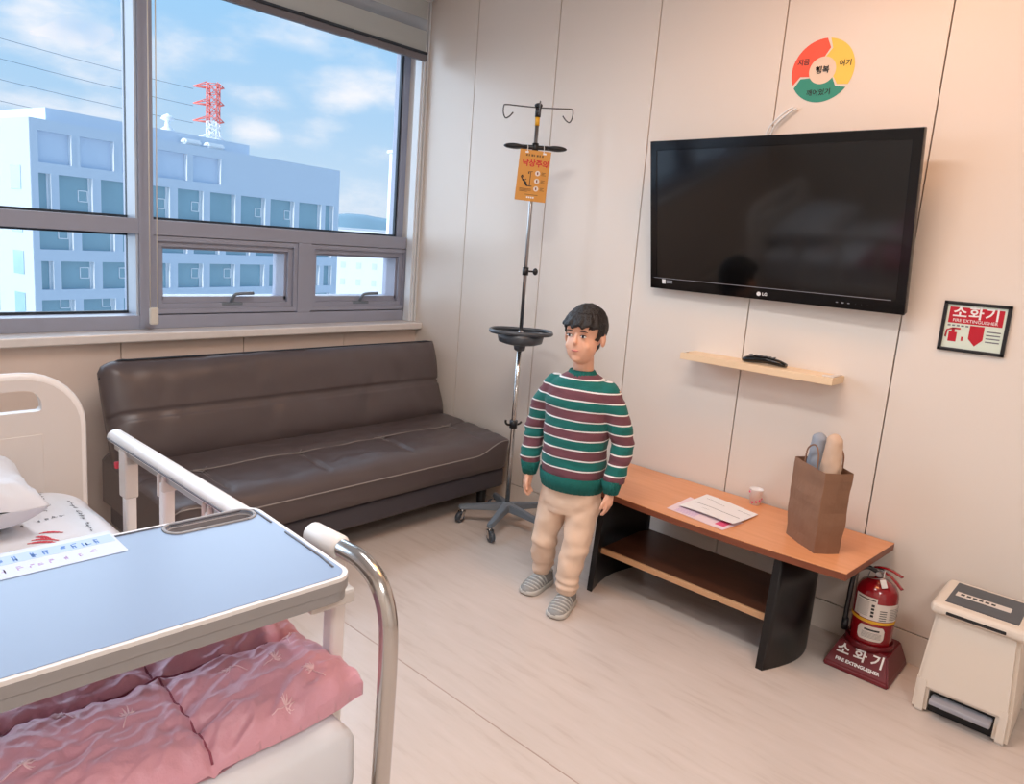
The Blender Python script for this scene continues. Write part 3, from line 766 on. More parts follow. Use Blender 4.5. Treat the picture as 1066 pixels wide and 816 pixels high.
# ------------------------------------------------------------------ wheel decal
DC = V((-.0005, -2.375, 2.262))
dk = thing('wall_decal', 'round red yellow and teal wheel decal above the television', 'wall decal', DC)
def ring_seg(a0, a1, ri, ro, notch0, notch1, m, name):
    """angles clockwise from up as seen in the room; y decreases to the right"""
    bm = bm_new(); N = 26; A = []; 
    for k in range(N + 1):
        t = k / N; ai = math.radians(a0 + (a1 - a0) * t)
        A.append((ai, ri, ro))
    def P(a, r, x): return V((x, DC.y - r * math.sin(a), DC.z + r * math.cos(a)))
    outer = [P(a, ro, -.0012) for a, _, _ in A]; inner = [P(a, ri, -.0012) for a, _, _ in A]
    am = math.radians(a1 + notch1); tip = P(am, (ri + ro) / 2, -.0012)
    an = math.radians(a0 + notch0); tl = P(an, (ri + ro) / 2, -.0012)
    poly = outer + [tip] + inner[::-1] + [tl]
    cen = [P(a + math.radians(notch1), (ri + ro) / 2, -.0012) for a, _, _ in A]
    def strip(L1, L2, x):
        for i in range(len(L1) - 1):
            vs = [bm.verts.new((x, p.y, p.z)) for p in (L1[i], L1[i + 1], L2[i + 1], L2[i])]; bm.faces.new(vs)
    for x in (-.0014, 0.0):
        strip(outer, cen, x); strip(cen, inner, x)
    bound = outer + [cen[-1]] + inner[::-1] + [cen[0]]
    for i in range(len(bound)):
        p, q = bound[i], bound[(i + 1) % len(bound)]
        bm.faces.new([bm.verts.new((x, r.y, r.z)) for x, r in ((-.0014, p), (-.0014, q), (0.0, q), (0.0, p))])
    return obj(name, bm, m, dk)
RO, RI = .121, .052
b = bm_new(); add_cyl(b, (-.0006, DC.y, DC.z), (0, DC.y, DC.z), RI + .004, 40); obj('centre_disc', b, M['d_cream'], dk)
ring_seg(8, 120, RI, RO, 0, 12, M['d_yel'], 'yellow_segment'); ring_seg(126, 240, RI, RO, 0, 12, M['d_teal'], 'teal_segment'); ring_seg(246, 362, RI, RO, 0, 12, M['d_red'], 'red_segment')
yx, yz = V((0, -1, 0)), V((0, 0, 1))
lettering('행복', .030, (-.0022, DC.y, DC.z), yx, yz, M['black_ink'], dk, off=.0006)
lettering('지금', .026, (-.0022, DC.y + .078, DC.z + .036), yx, yz, M['black_ink'], dk, off=.0003)
lettering('여기', .026, (-.0022, DC.y - .086, DC.z + .018), yx, yz, M['black_ink'], dk, off=.0003)
lettering('깨어있기', .026, (-.0022, DC.y + .004, DC.z - .085), yx, yz, M['black_ink'], dk, off=.0003)

# ------------------------------------------------------------------ wall shelf, remote
sh = thing('wall_shelf', 'narrow pale pine shelf fixed below the television', 'shelf', (-.065, -2.31, 1.06))
b = bm_new(); add_box(b, (-.135, -2.635, 1.043), (0, -1.975, 1.072), bev=.0015); obj('board', b, M['pine'], sh)
for yy in (-2.60, -2.62, -1.985):
    b = bm_new(); add_box(b, (-.12, yy - .012, 1.072), (-.095 if yy != -2.62 else -.02, yy + .012, 1.078), bev=.002); obj('clear_clip', b, M['label'], sh)
b = bm_new()
rp = [(-2.245, 1.083, .020, .010), (-2.26, 1.086, .024, .014), (-2.30, 1.092, .025, .017), (-2.35, 1.094, .024, .016), (-2.40, 1.088, .021, .013), (-2.428, 1.083, .014, .008)]
rings = []
for y, z, rx, rz in rp:
    rings.append([b.verts.new((-.075 + rx * math.cos(2 * PI * k / 16), y + .02 * 0, z + rz * math.sin(2 * PI * k / 16))) for k in range(16)])
for i in range(len(rings) - 1):
    for k in range(16):
        f = b.faces.new((rings[i][k], rings[i][(k + 1) % 16], rings[i + 1][(k + 1) % 16], rings[i + 1][k])); f.smooth = True
b.faces.new(rings[0]); b.faces.new(rings[-1])
rm = thing('remote_control', 'curved glossy black remote control lying on the pine shelf', 'remote control', (-.075, -2.33, 1.072))
obj('casing', b, M['tv'], rm)
b = bm_new()
for k in range(6):
    for q in (-1, 0, 1): add_ell(b, (-.078 + q * .011, -2.275 - k * .02, 1.1075), (.0035, .005, .002), 8)
obj('button', b, M['grey_pl'], rm)['kind'] = 'stuff'

# ------------------------------------------------------------------ fire extinguisher sign
FS = V((-.002, -3.041, 1.318))
fs = thing('fire_extinguisher_sign', 'black framed red and pale green fire extinguisher sign on wall', 'sign', FS)
fw, fh = .103, .09
b = bm_new()
for lo, hi in (((-fw, -fh), (fw, -fh + .012)), ((-fw, fh - .012), (fw, fh)), ((-fw, -fh), (-fw + .012, fh)), ((fw - .012, -fh), (fw, fh))):
    add_box(b, (-.012, FS.y - hi[0], FS.z + lo[1]), (0, FS.y - lo[0], FS.z + hi[1]), bev=.002)
obj('frame', b, M['black_pl'], fs)
b = bm_new(); add_box(b, (-.005, FS.y - fw + .01, FS.z - fh + .01), (0, FS.y + fw - .01, FS.z + fh - .01)); obj('face', b, M['sign_green'], fs)
b = bm_new(); add_box(b, (-.0058, FS.y - fw + .02, FS.z + .012), (-.004, FS.y + fw - .02, FS.z + fh - .02)); obj('red_header', b, M['sign_red'], fs)
lettering('소화기', .05, (-.0062, FS.y, FS.z + .05), yx, yz, M['white_ink'], fs, off=.001, spacing=1.15)
lettering('FIRE EXTINGUISHER', .0155, (-.0062, FS.y, FS.z + .022), yx, yz, M['white_ink'], fs)
b = bm_new()   # down arrow
vs = [(.0 - .022, .008), (.0 + .022, .008), (.022, -.04), (0, -.064), (-.022, -.04)]
add_prism(b, [(FS.y - u - .01, FS.z + v) for u, v in vs], 'x', -.0062, -.004); obj('arrow', b, M['sign_red'], fs)
b = bm_new()   # extinguisher pictogram
cy_ = FS.y + .062
add_box(b, (-.0062, cy_ - .013, FS.z - .055), (-.004, cy_ + .013, FS.z - .02), bev=.001); add_box(b, (-.0062, cy_ - .005, FS.z - .02), (-.004, cy_ + .005, FS.z - .005)); add_box(b, (-.0062, cy_ - .022, FS.z - .01), (-.004, cy_ + .004, FS.z - .004))
add_tube(b, [(-.0055, cy_ + .004, FS.z - .008), (-.0055, cy_ + .02, FS.z - .015), (-.0055, cy_ + .022, FS.z - .04)], .003, 6)
add_box(b, (-.0062, cy_ - .034, FS.z - .05), (-.004, cy_ - .028, FS.z - .035))
obj('pictogram', b, M['sign_red'], fs)
b = bm_new()
for k in range(5): add_box(b, (-.006, FS.y + .082 - k * .014, FS.z + .001), (-.004, FS.y + .073 - k * .014, FS.z + .006))
for k in range(4): add_box(b, (-.006, FS.y - .04 - .042, FS.z - .01 - k * .012), (-.004, FS.y - .04, FS.z - .006 - k * .012))
obj('small_print', b, M['print_grey'], fs)['kind'] = 'stuff'

# ------------------------------------------------------------------ low table
tb = thing('low_table', 'low orange beech table with black curved legs below the television', 'table', (-.26, -2.3, 0))
ZT_ = .46
def arc_front(y0, y1, xe, bulge, n=24):
    return [(xe - bulge * math.sin(PI * i / n), y0 + (y1 - y0) * i / n) for i in range(n + 1)]
ft = arc_front(-2.885, -1.80, -.475, .03)
b = bm_new(); add_prism(b, [(-.012, -2.915)] + ft + [(-.012, -1.68)], 'z', ZT_ - .003, ZT_)
obj('table_top', b, M['table'], tb)
b = bm_new(); add_prism(b, [(-.012, -2.915)] + ft + [(-.012, -1.68)], 'z', ZT_ - .028, ZT_ - .003)
obj('top_edge', b, M['table_edge'], tb)
def curved_leg(yc, sgn, name='leg'):
    # curved panel: front edge at yc, bows outward (sgn) towards the middle of the depth; slightly wider at the bottom
    bm = bm_new(); N = 20; th = .026
    for (za, zb) in ((0, ZT_ - .028),):
        layers = []
        for z, ex_ in ((0.0, 0.0), (ZT_ - .028, .035)):
            o1 = []; o2 = []
            for i in range(N + 1):
                t = i / N; x = -.515 + ex_ + t * (.445 - ex_); bow = .06 * math.sin(PI * t) * sgn
                o1.append(V((x, yc + bow + th * .5 * sgn, z))); o2.append(V((x, yc + bow * .8 - th * .5 * sgn, z)))
            layers.append(o1 + o2[::-1])
        A = [bm.verts.new(p) for p in layers[0]]; B2 = [bm.verts.new(p) for p in layers[1]]
        n = len(A)
        for i in range(n):
            f = bm.faces.new((A[i], A[(i + 1) % n], B2[(i + 1) % n], B2[i])); f.smooth = (i not in (N, n - 1))
        for i in range(N):
            bm.faces.new((A[i], A[i + 1], A[n - 2 - i], A[n - 1 - i])); bm.faces.new((B2[i], B2[i + 1], B2[n - 2 - i], B2[n - 1 - i]))
    return obj(name, bm, M['black_wood'], tb)
curved_leg(-2.652, -1); curved_leg(-1.872, 1)
b = bm_new(); add_box(b, (-.43, -2.66, .158), (-.06, -1.865, .182)); obj('lower_shelf', b, M['shelf_dark'], tb)
b = bm_new(); add_box(b, (-.444, -2.66, .157), (-.43, -1.865, .183), bev=.003); obj('shelf_edging', b, M['shelf_edge'], tb)

# papers on the table
def sheet_paper(pts, z, m, lift=None, name='paper', t=.0008, n=10):
    """quad pts (bottom-left, bottom-right, top-right, top-left) as a gently curled sheet"""
    bm = bm_new(); G = []
    for i in range(n + 1):
        row = []
        for j in range(n + 1):
            u, v = i / n, j / n
            p = (V(pts[0]) * (1 - u) * (1 - v) + V(pts[1]) * u * (1 - v) + V(pts[2]) * u * v + V(pts[3]) * (1 - u) * v)
            h = lift(u, v) if lift else 0
            row.append((p.x, p.y, z + h))
        G.append(row)
    for dz in (0, t):
        VV = [[bm.verts.new((x, y, zz + dz)) for x, y, zz in row] for row in G]
        for i in range(n):
            for j in range(n):
                f = bm.faces.new((VV[i][j], VV[i + 1][j], VV[i + 1][j + 1], VV[i][j + 1])); f.smooth = True
    return bm
pa = thing('leaflet', 'pale pink printed leaflet lying flat under the white sheet on the table', 'paper', (-.4, -2.3, ZT_))
obj('page', sheet_paper([(-.434, -2.158), (-.467, -2.422), (-.32, -2.44), (-.22, -2.15)], ZT_ + .0005, M['paper_pink']), M['paper_pink'], pa)
b = bm_new()
for k in range(5):
    quad_plate(b, (-.425 + k * .012, -2.19, ZT_ + .0014), (-.03, -1, 0), (1, -.03, 0), 0, .09, 0, .004, .0003)
obj('print', b, M['lilac_ink'], pa)['kind'] = 'stuff'
b = bm_new(); quad_plate(b, (-.43, -2.37, ZT_ + .0014), (-.05, -1, 0), (1, -.05, 0), 0, .04, 0, .08, .0003); obj('pink_print', b, M['pink_ink'], pa)
pb = thing('document', 'white document sheet with black lines lying askew on the leaflet', 'paper', (-.25, -2.3, ZT_))
lf = lambda u, v: .004 + .012 * (1 - v) ** 2 * u + .002 * math.sin(u * 5)
dq = [(-.375, -2.18), (-.405, -2.435), (-.18, -2.44), (-.135, -2.185)]
obj('page', sheet_paper(dq, ZT_ + .002, M['paper'], lf), M['paper'], pb)
b = bm_new()
for v, u0, u1, w in ((.42, .08, .92, .012), (.78, .12, .3, .008), (.72, .3, .5, .008), (.8, .7, .95, .008), (.25, .3, .45, .006)):
    p = lambda u, v_: (V(dq[0]) * (1 - u) * (1 - v_) + V(dq[1]) * u * (1 - v_) + V(dq[2]) * u * v_ + V(dq[3]) * (1 - u) * v_)
    N = 10
    for i in range(N):
        ua, ub = u0 + (u1 - u0) * i / N, u0 + (u1 - u0) * (i + 1) / N
        cs = [(ua, v), (ub, v), (ub, v + w * 1.3), (ua, v + w * 1.3)]
        b.faces.new([b.verts.new((p(a, c_).x, p(a, c_).y, ZT_ + .0032 + lf(a, c_))) for a, c_ in cs])
obj('ruled_line', b, M['black_ink'], pb)['kind'] = 'stuff'

# brown paper bag with wrapped bundles
bg = thing('paper_bag', 'upright brown paper bag with wrapped bundles standing on the table', 'bag', (-.30, -2.70, ZT_))
bx, by = -.295, -2.70; ca, sa = math.cos(.9), math.sin(.9)
def BP(u, v, z): return V((bx + u * ca - v * sa, by + u * sa + v * ca, ZT_ + z))
b = bm_new(); nz = 14; rings = []
per = [(-.095, -.05), (0, -.055), (.095, -.05), (.1, 0), (.095, .05), (0, .055), (-.095, .05), (-.1, 0)]
dense = []
for i in range(8):
    p, q = per[i], per[(i + 1) % 8]
    for k in range(5): dense.append((p[0] + (q[0] - p[0]) * k / 5, p[1] + (q[1] - p[1]) * k / 5))
for j in range(nz + 1):
    t = j / nz; sc_ = 1 + .06 * t
    rings.append([b.verts.new(BP(u * sc_ + .005 * fnoise((u, v, t * .4), 12), v * sc_ * (1 + .1 * math.sin(t * 3)) + .006 * fnoise((u, v + 2, t * .4), 14), t * .31)) for u, v in dense])
n = len(dense)
for j in range(nz):
    for k in range(n):
        b.faces.new((rings[j][k], rings[j][(k + 1) % n], rings[j + 1][(k + 1) % n], rings[j + 1][k]))
b.faces.new(rings[0][::-1]); 
for i in range(0,): pass
inner = [b.verts.new(v.co * 1.0 + V((0, 0, -.03))) for v in rings[-1]]
for k in range(n): b.faces.new((rings[-1][k], rings[-1][(k + 1) % n], inner[(k + 1) % n], inner[k]))
b.faces.new(inner)
obj('sack', b, M['kraft'], bg)
for q in (-1, 1):
    b = bm_new(); add_tube(b, catmull([BP(-.04, .05 * q, .29), BP(-.035, .05 * q, .36), BP(0, .045 * q, .385), BP(.035, .05 * q, .36), BP(.04, .05 * q, .29)], 6), .003, 8)
    obj('twisted_handle', b, M['kraft'], bg)
def bundle(u, v, r, h0, h1, m, name, label, cat, seed):
    bm = bm_new(); N = 22; K = 20; R = []
    for j in range(N + 1):
        t = j / N; rr = r * (1 - .25 * t) * (1 if t < .85 else (1 - ((t - .85) / .15) ** 2 * .7))
        R.append([bm.verts.new(BP(u + rr * (1 + .22 * fnoise((math.cos(a), math.sin(a), t * 2), 2.5, seed)) * math.cos(a), v + .8 * rr * (1 + .22 * fnoise((math.cos(a), math.sin(a), t * 2), 2.5, seed + 4)) * math.sin(a), h0 + (h1 - h0) * t)) for a in [2 * PI * k / K for k in range(K)]])
    for j in range(N):
        for k in range(K):
            f = bm.faces.new((R[j][k], R[j][(k + 1) % K], R[j + 1][(k + 1) % K], R[j + 1][k])); f.smooth = True
    bm.faces.new(R[0]); bm.faces.new(R[-1]); tag(obj(name, bm, m), label, cat)
bundle(-.045, 0, .042, .282, .44, M['beige_wrap'], 'wrapped_bundle', 'beige tissue wrapped bundle poking out of the brown paper bag', 'bundle', 1)
bundle(.045, 0, .040, .282, .42, M['bluegrey'], 'folded_cloth', 'blue grey cloth roll poking out of the brown paper bag', 'cloth', 5)
cp = thing('paper_cup', 'small white paper cup with pink pattern at the back of the table', 'cup', (-.055, -2.37, ZT_))
b = bm_new(); add_lathe(b, [(.020, 0), (.028, .068), (.0295, .07), (.0275, .068), (.019, .003), (.001, .003)], (-.055, -2.37, ZT_), 28); obj('cup_wall', b, M['paper'], cp)
b = bm_new()
for k in range(9):
    a = k * .7; z = .012 + .0055 * k; rr = .0203 + .008 * z / .068 + .0003
    add_ell(b, (-.055 + rr * math.cos(a + 3), -2.37 + rr * math.sin(a + 3), ZT_ + z), (.0045, .0045, .005), 8)
obj('pink_pattern', b, M['pink_ink'], cp)['kind'] = 'stuff'

# ------------------------------------------------------------------ fire extinguisher and stand
EX, EY = -.145, -2.915
es = thing('extinguisher_stand', 'maroon plastic floor stand with white lettering holding the extinguisher', 'stand', (EX, EY, 0))
Y0, Y1 = -3.03, -2.80
b = bm_new()
bot = [(-.275, Y0), (-.275, Y1), (-.02, Y1), (-.02, Y0)]; mid = [(-.27, Y0 + .003), (-.27, Y1 - .003), (-.02, Y1 - .003), (-.02, Y0 + .003)]
top = [(-.215, Y0 + .03), (-.215, Y1 - .03), (-.04, Y1 - .03), (-.04, Y0 + .03)]
R = [[b.verts.new((x, y, z)) for x, y in L] for L, z in ((bot, 0), (mid, .018), (top, .095))]
for i in range(2):
    for k in range(4): b.faces.new((R[i][k], R[i][(k + 1) % 4], R[i + 1][(k + 1) % 4], R[i + 1][k]))
b.faces.new(R[0]); b.faces.new(R[2]); bmesh.ops.recalc_face_normals(b, faces=b.faces)
bmesh.ops.bevel(b, geom=list(b.edges), offset=.005, segments=2, affect='EDGES')
add_lathe(b, [(.084, .09), (.084, .115), (.079, .117), (.079, .09)], (EX, EY, 0), 36)
obj('stand_body', b, M['maroon'], es)
fx = V((0, -1, 0)); fy = V((.055, 0, .077)).normalized(); fc = V((-.2425, EY, .056)); fn = fx.cross(fy)
if fn.x > 0: fn = -fn
lettering('소 화 기', .05, fc + fy * .015 + fn * .0015, fx, fy, M['white_ink'], es, off=.0012)
lettering('FIRE EXTINGUISHER', .0165, fc - fy * .024 + fn * .0015, fx, fy, M['white_ink'], es, off=.0006, sx=1.05)
ee = thing('fire_extinguisher', 'red fire extinguisher with black hose standing in its maroon stand', 'fire extinguisher', (EX, EY, .096))
b = bm_new(); add_lathe(b, [(.06, .096), (.084, .10), (.088, .12), (.088, .36), (.084, .39), (.07, .418), (.045, .436), (.022, .444), (.018, .456)], (EX, EY, 0), 48); obj('cylinder', b, M['red_paint'], ee)
b = bm_new(); add_lathe(b, [(.0885, .236), (.0892, .238), (.0892, .250), (.0885, .252)], (EX, EY, 0), 48); obj('yellow_band', b, M['yellow'], ee)
def wrap_label(a0, a1, z0, z1, r, m, name, corner=0):
    bm = bm_new(); N = 24; L = []
    for i in range(N + 1):
        a = a0 + (a1 - a0) * i / N; e = min(i, N - i) / N
        cz_ = corner * (1 - min(1, e * 8)) ** 2
        L.append([bm.verts.new((EX + rr * math.cos(a), EY + rr * math.sin(a), z)) for rr, z in ((r, z0 + cz_), (r, z1 - cz_), (r - .001, z1 - cz_), (r - .001, z0 + cz_))])
    for i in range(N):
        for k in range(4): bm.faces.new((L[i][k], L[i + 1][k], L[i + 1][(k + 1) % 4], L[i][(k + 1) % 4])).smooth = False
    bm.faces.new(L[0]); bm.faces.new(L[-1]); return obj(name, bm, m, ee)
wl = wrap_label(2.7, 5.0, .256, .345, .0893, M['label'], 'front_label'); wrap_label(2.35, 3.45, .262, .372, .0898, M['label'], 'side_label'); wrap_label(2.75, 4.0, .145, .222, .0893, M['label'], 'oval_label', .018)
b = bm_new()
def curved_bar(a0, a1, z0, z1, r=.0903):
    N = 6
    for i in range(N):
        aa, ab = a0 + (a1 - a0) * i / N, a0 + (a1 - a0) * (i + 1) / N
        b.faces.new([b.verts.new((EX + r * math.cos(a), EY + r * math.sin(a), z)) for a, z in ((aa, z0), (ab, z0), (ab, z1), (aa, z1))])
for k in range(7): curved_bar(4.1, 4.65, .268 + k * .009, .270 + k * .009)
for k in range(3): curved_bar(4.75, 4.9, .275 + k * .022, .288 + k * .022)
for k in range(5): curved_bar(3.62, 3.95, .262 + k * .012, .266 + k * .012)
for k in range(9): curved_bar(2.5, 3.1, .272 + k * .009, .2738 + k * .009)
for k in range(4): curved_bar(3.22, 3.36, .272 + k * .018, .284 + k * .018)
curved_bar(2.5, 3.38, .356, .362); curved_bar(3.05, 3.75, .198, .207)
for k in range(5): curved_bar(2.95, 3.85, .16 + k * .0065, .1615 + k * .0065)
obj('label_print', b, M['black_ink'], ee)['kind'] = 'stuff'
b = bm_new(); add_cyl(b, (EX, EY, .45), (EX, EY, .475), .019, 20); add_box(b, (EX - .014, EY - .016, .472), (EX + .014, EY + .02, .498), bev=.004); add_cyl(b, (EX - .03, EY + .0, .475), (EX, EY, .475), .013, 16); obj('valve', b, M['steel'], ee)
hd = V((-.35, -.94, 0)).normalized()
b = bm_new()
P = catmull([V((EX, EY, .492)) - hd * .03, V((EX, EY, .505)), V((EX, EY, .512)) + hd * .05, V((EX, EY, .502)) + hd * .1], 5); add_tube(b, P, .011, 10, flat=.45); obj('upper_lever', b, M['red_paint'], ee)
b = bm_new(); P = catmull([V((EX, EY, .485)), V((EX, EY, .482)) + hd * .045, V((EX, EY, .44)) + hd * .11], 5); add_tube(b, P, .010, 10, flat=.45); obj('carry_handle', b, M['red_paint'], ee)
b = bm_new(); ps = V((EX, EY, .48)) + V((-.02, -.02, 0))
add_tube(b, [ps + V((.0, .0, .02)), ps + V((-.02, -.004, .005)), ps + V((-.03, -.006, -.01))], .002, 6)
t = bm_new(); add_box(t, (-.004, -.012, -.03), (.002, .012, .012), bev=.0018)
t.transform(Matrix.Translation(ps + V((-.035, -.008, -.025))) @ Matrix.Rotation(-.35, 4, 'X') @ Matrix.Rotation(.5, 4, 'Z')); merge(b, t); obj('seal_tag', b, M['white_pl'], ee)
b = bm_new(); P = catmull([(EX - .01, EY + .01, .478), (EX - .03, EY + .05, .495), (EX - .045, EY + .088, .46), (EX - .05, EY + .096, .40), (EX - .045, EY + .1, .3), (EX - .04, EY + .103, .2), (EX - .04, EY + .1, .135)], 8)
add_tube(b, P, .0105, 12); add_tube(b, [P[-1] + V((0, 0, .06)), P[-1]], [.014, .016], 12); obj('hose', b, M['black_pl'], ee)
b = bm_new(); P = catmull([(EX - .0, EY - .01, .50), (EX - .05, EY - .03, .475), (EX - .055, EY + .03, .455), (EX - .01, EY + .04, .47)], 6); add_tube(b, P, .002, 6); obj('pin_wire', b, M['steel'], ee)

ee.matrix_basis = Matrix.Translation(V((EX, EY, .096))) @ Matrix.Diagonal(V((.84, .84, .74, 1)))
# ------------------------------------------------------------------ pedal bin
bn = thing('pedal_bin', 'cream plastic pedal bin with dark flap lid by the wall', 'bin', (-.17, -3.24, 0))
by0, by1 = -3.395, -3.115; bx0, bx1 = -.315, -.03
def tapered(bm, lo, hi, z0, z1, dx, dy, bev=.015):
    t = bmesh.new()
    A = [t.verts.new((x, y, z0)) for x, y in ((lo[0], lo[1]), (hi[0], lo[1]), (hi[0], hi[1]), (lo[0], hi[1]))]
    B2 = [t.verts.new((x, y, z1)) for x, y in ((lo[0] + dx, lo[1] + dy), (hi[0] - dx * .2, lo[1] + dy), (hi[0] - dx * .2, hi[1] - dy), (lo[0] + dx, hi[1] - dy))]
    t.faces.new(A[::-1]); t.faces.new(B2)
    for k in range(4): t.faces.new((A[k], A[(k + 1) % 4], B2[(k + 1) % 4], B2[k]))
    bmesh.ops.recalc_face_normals(t, faces=t.faces)
    bmesh.ops.bevel(t, geom=list(t.edges), offset=bev, segments=4, affect='EDGES'); merge(bm, t)
b = bm_new()
tapered(b, (bx0, by0), (bx1, by1), .085, .37, .022, .020, .012)
for (ya, yb) in ((by1 - .045, by1), (by0, by0 + .045)): tapered(b, (bx0 - .002, ya), (bx1, yb), 0, .13, .002, .002, .01)
tapered(b, (bx0 + .05, by0), (bx1, by1), 0, .12, .004, .004, .01)
obj('bin_body', b, M['ivory_pl'], bn)
b = bm_new()
def lid_ring(bm, z, x0, x1, y0, y1): add_box(bm, (x0, y0, z), (x1, y1, z + .04), bev=.018, seg=4)
lid_ring(b, .362, bx0 + .0, bx1, by0 + .0, by1 + .0); obj('lid', b, M['ivory_pl'], bn)
b = bm_new(); add_box(b, (bx0 + .04, by0 + .035, .3985), (bx1 - .03, by1 - .035, .4045), bev=.0028); obj('dark_flap', b, M['grey_pl'], bn)
b = bm_new(); add_box(b, (bx0 + .12, by0 + .07, .4045), (bx0 + .16, by1 - .05, .4055)); obj('label_strip', b, M['label'], bn)
b = bm_new()
for k in range(6): add_box(b, (bx0 + .133, by1 - .075 - k * .018, .4055), (bx0 + .147, by1 - .063 - k * .018, .406))
obj('label_print', b, M['black_ink'], bn)['kind'] = 'stuff'
b = bm_new(); add_box(b, (bx0 - .002, by0 + .06, .372), (bx0 + .02, by1 - .05, .384), bev=.003); obj('front_slot', b, M['black_pl'], bn)
b = bm_new(); add_box(b, (bx0 - .025, by0 + .05, .05), (bx0 + .06, by1 - .052, .068), bev=.005)
pd = obj('pedal', b, M['grey_ink'], bn)
b = bm_new(); add_box(b, (bx0 + .03, by0 + .046, .001), (bx0 + .054, by1 - .046, .1)); obj('pedal_recess', b, M['black_pl'], bn)

# ------------------------------------------------------------------ hospital bed
bd = thing('hospital_bed', 'white hospital bed with raised side rail and headboard', 'bed', (-2.78, -1.8, 0))
HBY = -.98
b = bm_new()  # headboard: rounded plate with a hand slot
def hb_outline(z0, z1, x0, x1, r, n=10):
    pts = [(x0, z0), (x1, z0)]
    for i in range(n + 1):
        a = PI / 2 * i / n; pts.append((x1 - r + r * math.cos(a), z1 - r * .8 + r * .8 * math.sin(a)))
    for i in range(n + 1):
        a = PI / 2 + PI / 2 * i / n; pts.append((x0 + r + r * math.cos(a), z1 - r * .8 + r * .8 * math.sin(a)))
    return pts
HX0, HX1, HZ1 = -3.27, -2.288, .97
# build as strips around the slot so that the slot is a real hole
def hole_plate(bm, outer, inner, y0, y1):
    n = len(outer)
    t = bmesh.new()
    A = [t.verts.new((x, y0, z)) for x, z in outer]; A2 = [t.verts.new((x, y1, z)) for x, z in outer]
    B_ = [t.verts.new((x, y0, z)) for x, z in inner]; B2_ = [t.verts.new((x, y1, z)) for x, z in inner]
    for i in range(n):
        j = (i + 1) % n
        t.faces.new((A[i], A[j], B_[j], B_[i])); t.faces.new((A2[j], A2[i], B2_[i], B2_[j]))
        t.faces.new((A[j], A[i], A2[i], A2[j])); t.faces.new((B_[i], B_[j], B2_[j], B2_[i]))
    merge(bm, t)
def rr_outline(x0, x1, z0, z1, r, n=8, rb=None):
    pts = []; rb = r if rb is None else rb
    for (cx, cz, rad, a0) in ((x1 - rb, z0 + rb, rb, -90), (x1 - r, z1 - r, r, 0), (x0 + r, z1 - r, r, 90), (x0 + rb, z0 + rb, rb, 180)):
        for i in range(n + 1):
            a = math.radians(a0 + 90 * i / n); pts.append((cx + rad * math.cos(a), cz + rad * math.sin(a)))
    return pts
hole_plate(b, rr_outline(HX0, HX1, .30, HZ1, .17, rb=.03), rr_outline(-3.05, -2.40, .865, .935, .05, rb=.012), HBY - .018, HBY + .018)
bmesh.ops.bevel(b, geom=[e for e in b.edges if len(e.link_faces) == 2 and e.calc_face_angle(0) > 1.2], offset=.006, segments=2, affect='EDGES')
hb = obj('headboard', b, M['bedgrey'], bd)
b = bm_new(); add_box(b, (-3.1, HBY - .022, .55), (-2.40, HBY - .017, .79), bev=.002); obj('recessed_panel', b, M['bedgrey'], hb)
b = bm_new(); add_tube(b, [V((x, HBY - .0, z)) for x, z in rr_outline(HX0 - .002, HX1 + .002, .32, HZ1 + .002, .17, rb=.03)] , .012, 8, flat=1.6)
obj('edge_band', b, M['white_pl'], hb)
b = bm_new(); add_box(b, (-3.2, -2.50, .36), (-2.33, HBY - .03, .44), bev=.01); obj('bed_frame', b, M['bedgrey'], bd)
for x in (-3.15, -2.38):
    for y in (-1.1, -2.42):
        b = bm_new(); add_box(b, (x - .03, y - .03, .08), (x + .03, y + .03, .37), bev=.006); lg_ = obj('leg', b, M['bedgrey'], bd)
        b = bm_new(); add_tube(b, [(x - .018, y, .06), (x - .012, y, .06), (x + .012, y, .06), (x + .018, y, .06)], [.05, .06, .06, .05], 24); obj('caster', b, M['grey_pl'], lg_)
# mattress with rounded head corners, in its printed sheet
mt = thing('mattress', 'mattress in a white sheet printed with grey hospital lettering', 'mattress', (-2.8, -1.8, .44))
MX0, MX1, MY0, MY1, MZ0, MZ1 = -3.24, -2.325, -2.575, HBY - .03, .44, .62
b = bm_new(); NX, NY = 60, 90
def mz(x, y):
    e = min(x - MX0, MX1 - x, y - MY0, MY1 - y)
    return MZ1 - .035 * math.exp(-max(e, 0) / .03) + .004 * fnoise((x, y, 0), 7) + .002 * fnoise((x, y, 0), 18)
def corner_in(x, y, r=.13):
    if x > MX1 - r and y > MY1 - r:
        d = V((x - (MX1 - r), y - (MY1 - r), 0)); m_ = max(d.x, d.y)
        if m_ > 0 and d.length > 1e-6:
            k = m_ / d.length; return MX1 - r + d.x * k, MY1 - r + d.y * k
    return x, y
G = []
for i in range(NX + 1):
    row = []
    for j in range(NY + 1):
        x = MX0 + (MX1 - MX0) * i / NX; y = MY0 + (MY1 - MY0) * j / NY; z = mz(x, y); x, y = corner_in(x, y); row.append(b.verts.new((x, y, z)))
    G.append(row)
for i in range(NX):
    for j in range(NY):
        f = b.faces.new((G[i][j], G[i + 1][j], G[i + 1][j + 1], G[i][j + 1])); f.smooth = True
border = [G[i][0] for i in range(NX + 1)] + [G[NX][j] for j in range(1, NY + 1)] + [G[i][NY] for i in range(NX - 1, -1, -1)] + [G[0][j] for j in range(NY - 1, 0, -1)]
cen = V(((MX0 + MX1) / 2, (MY0 + MY1) / 2, 0)); prev = border
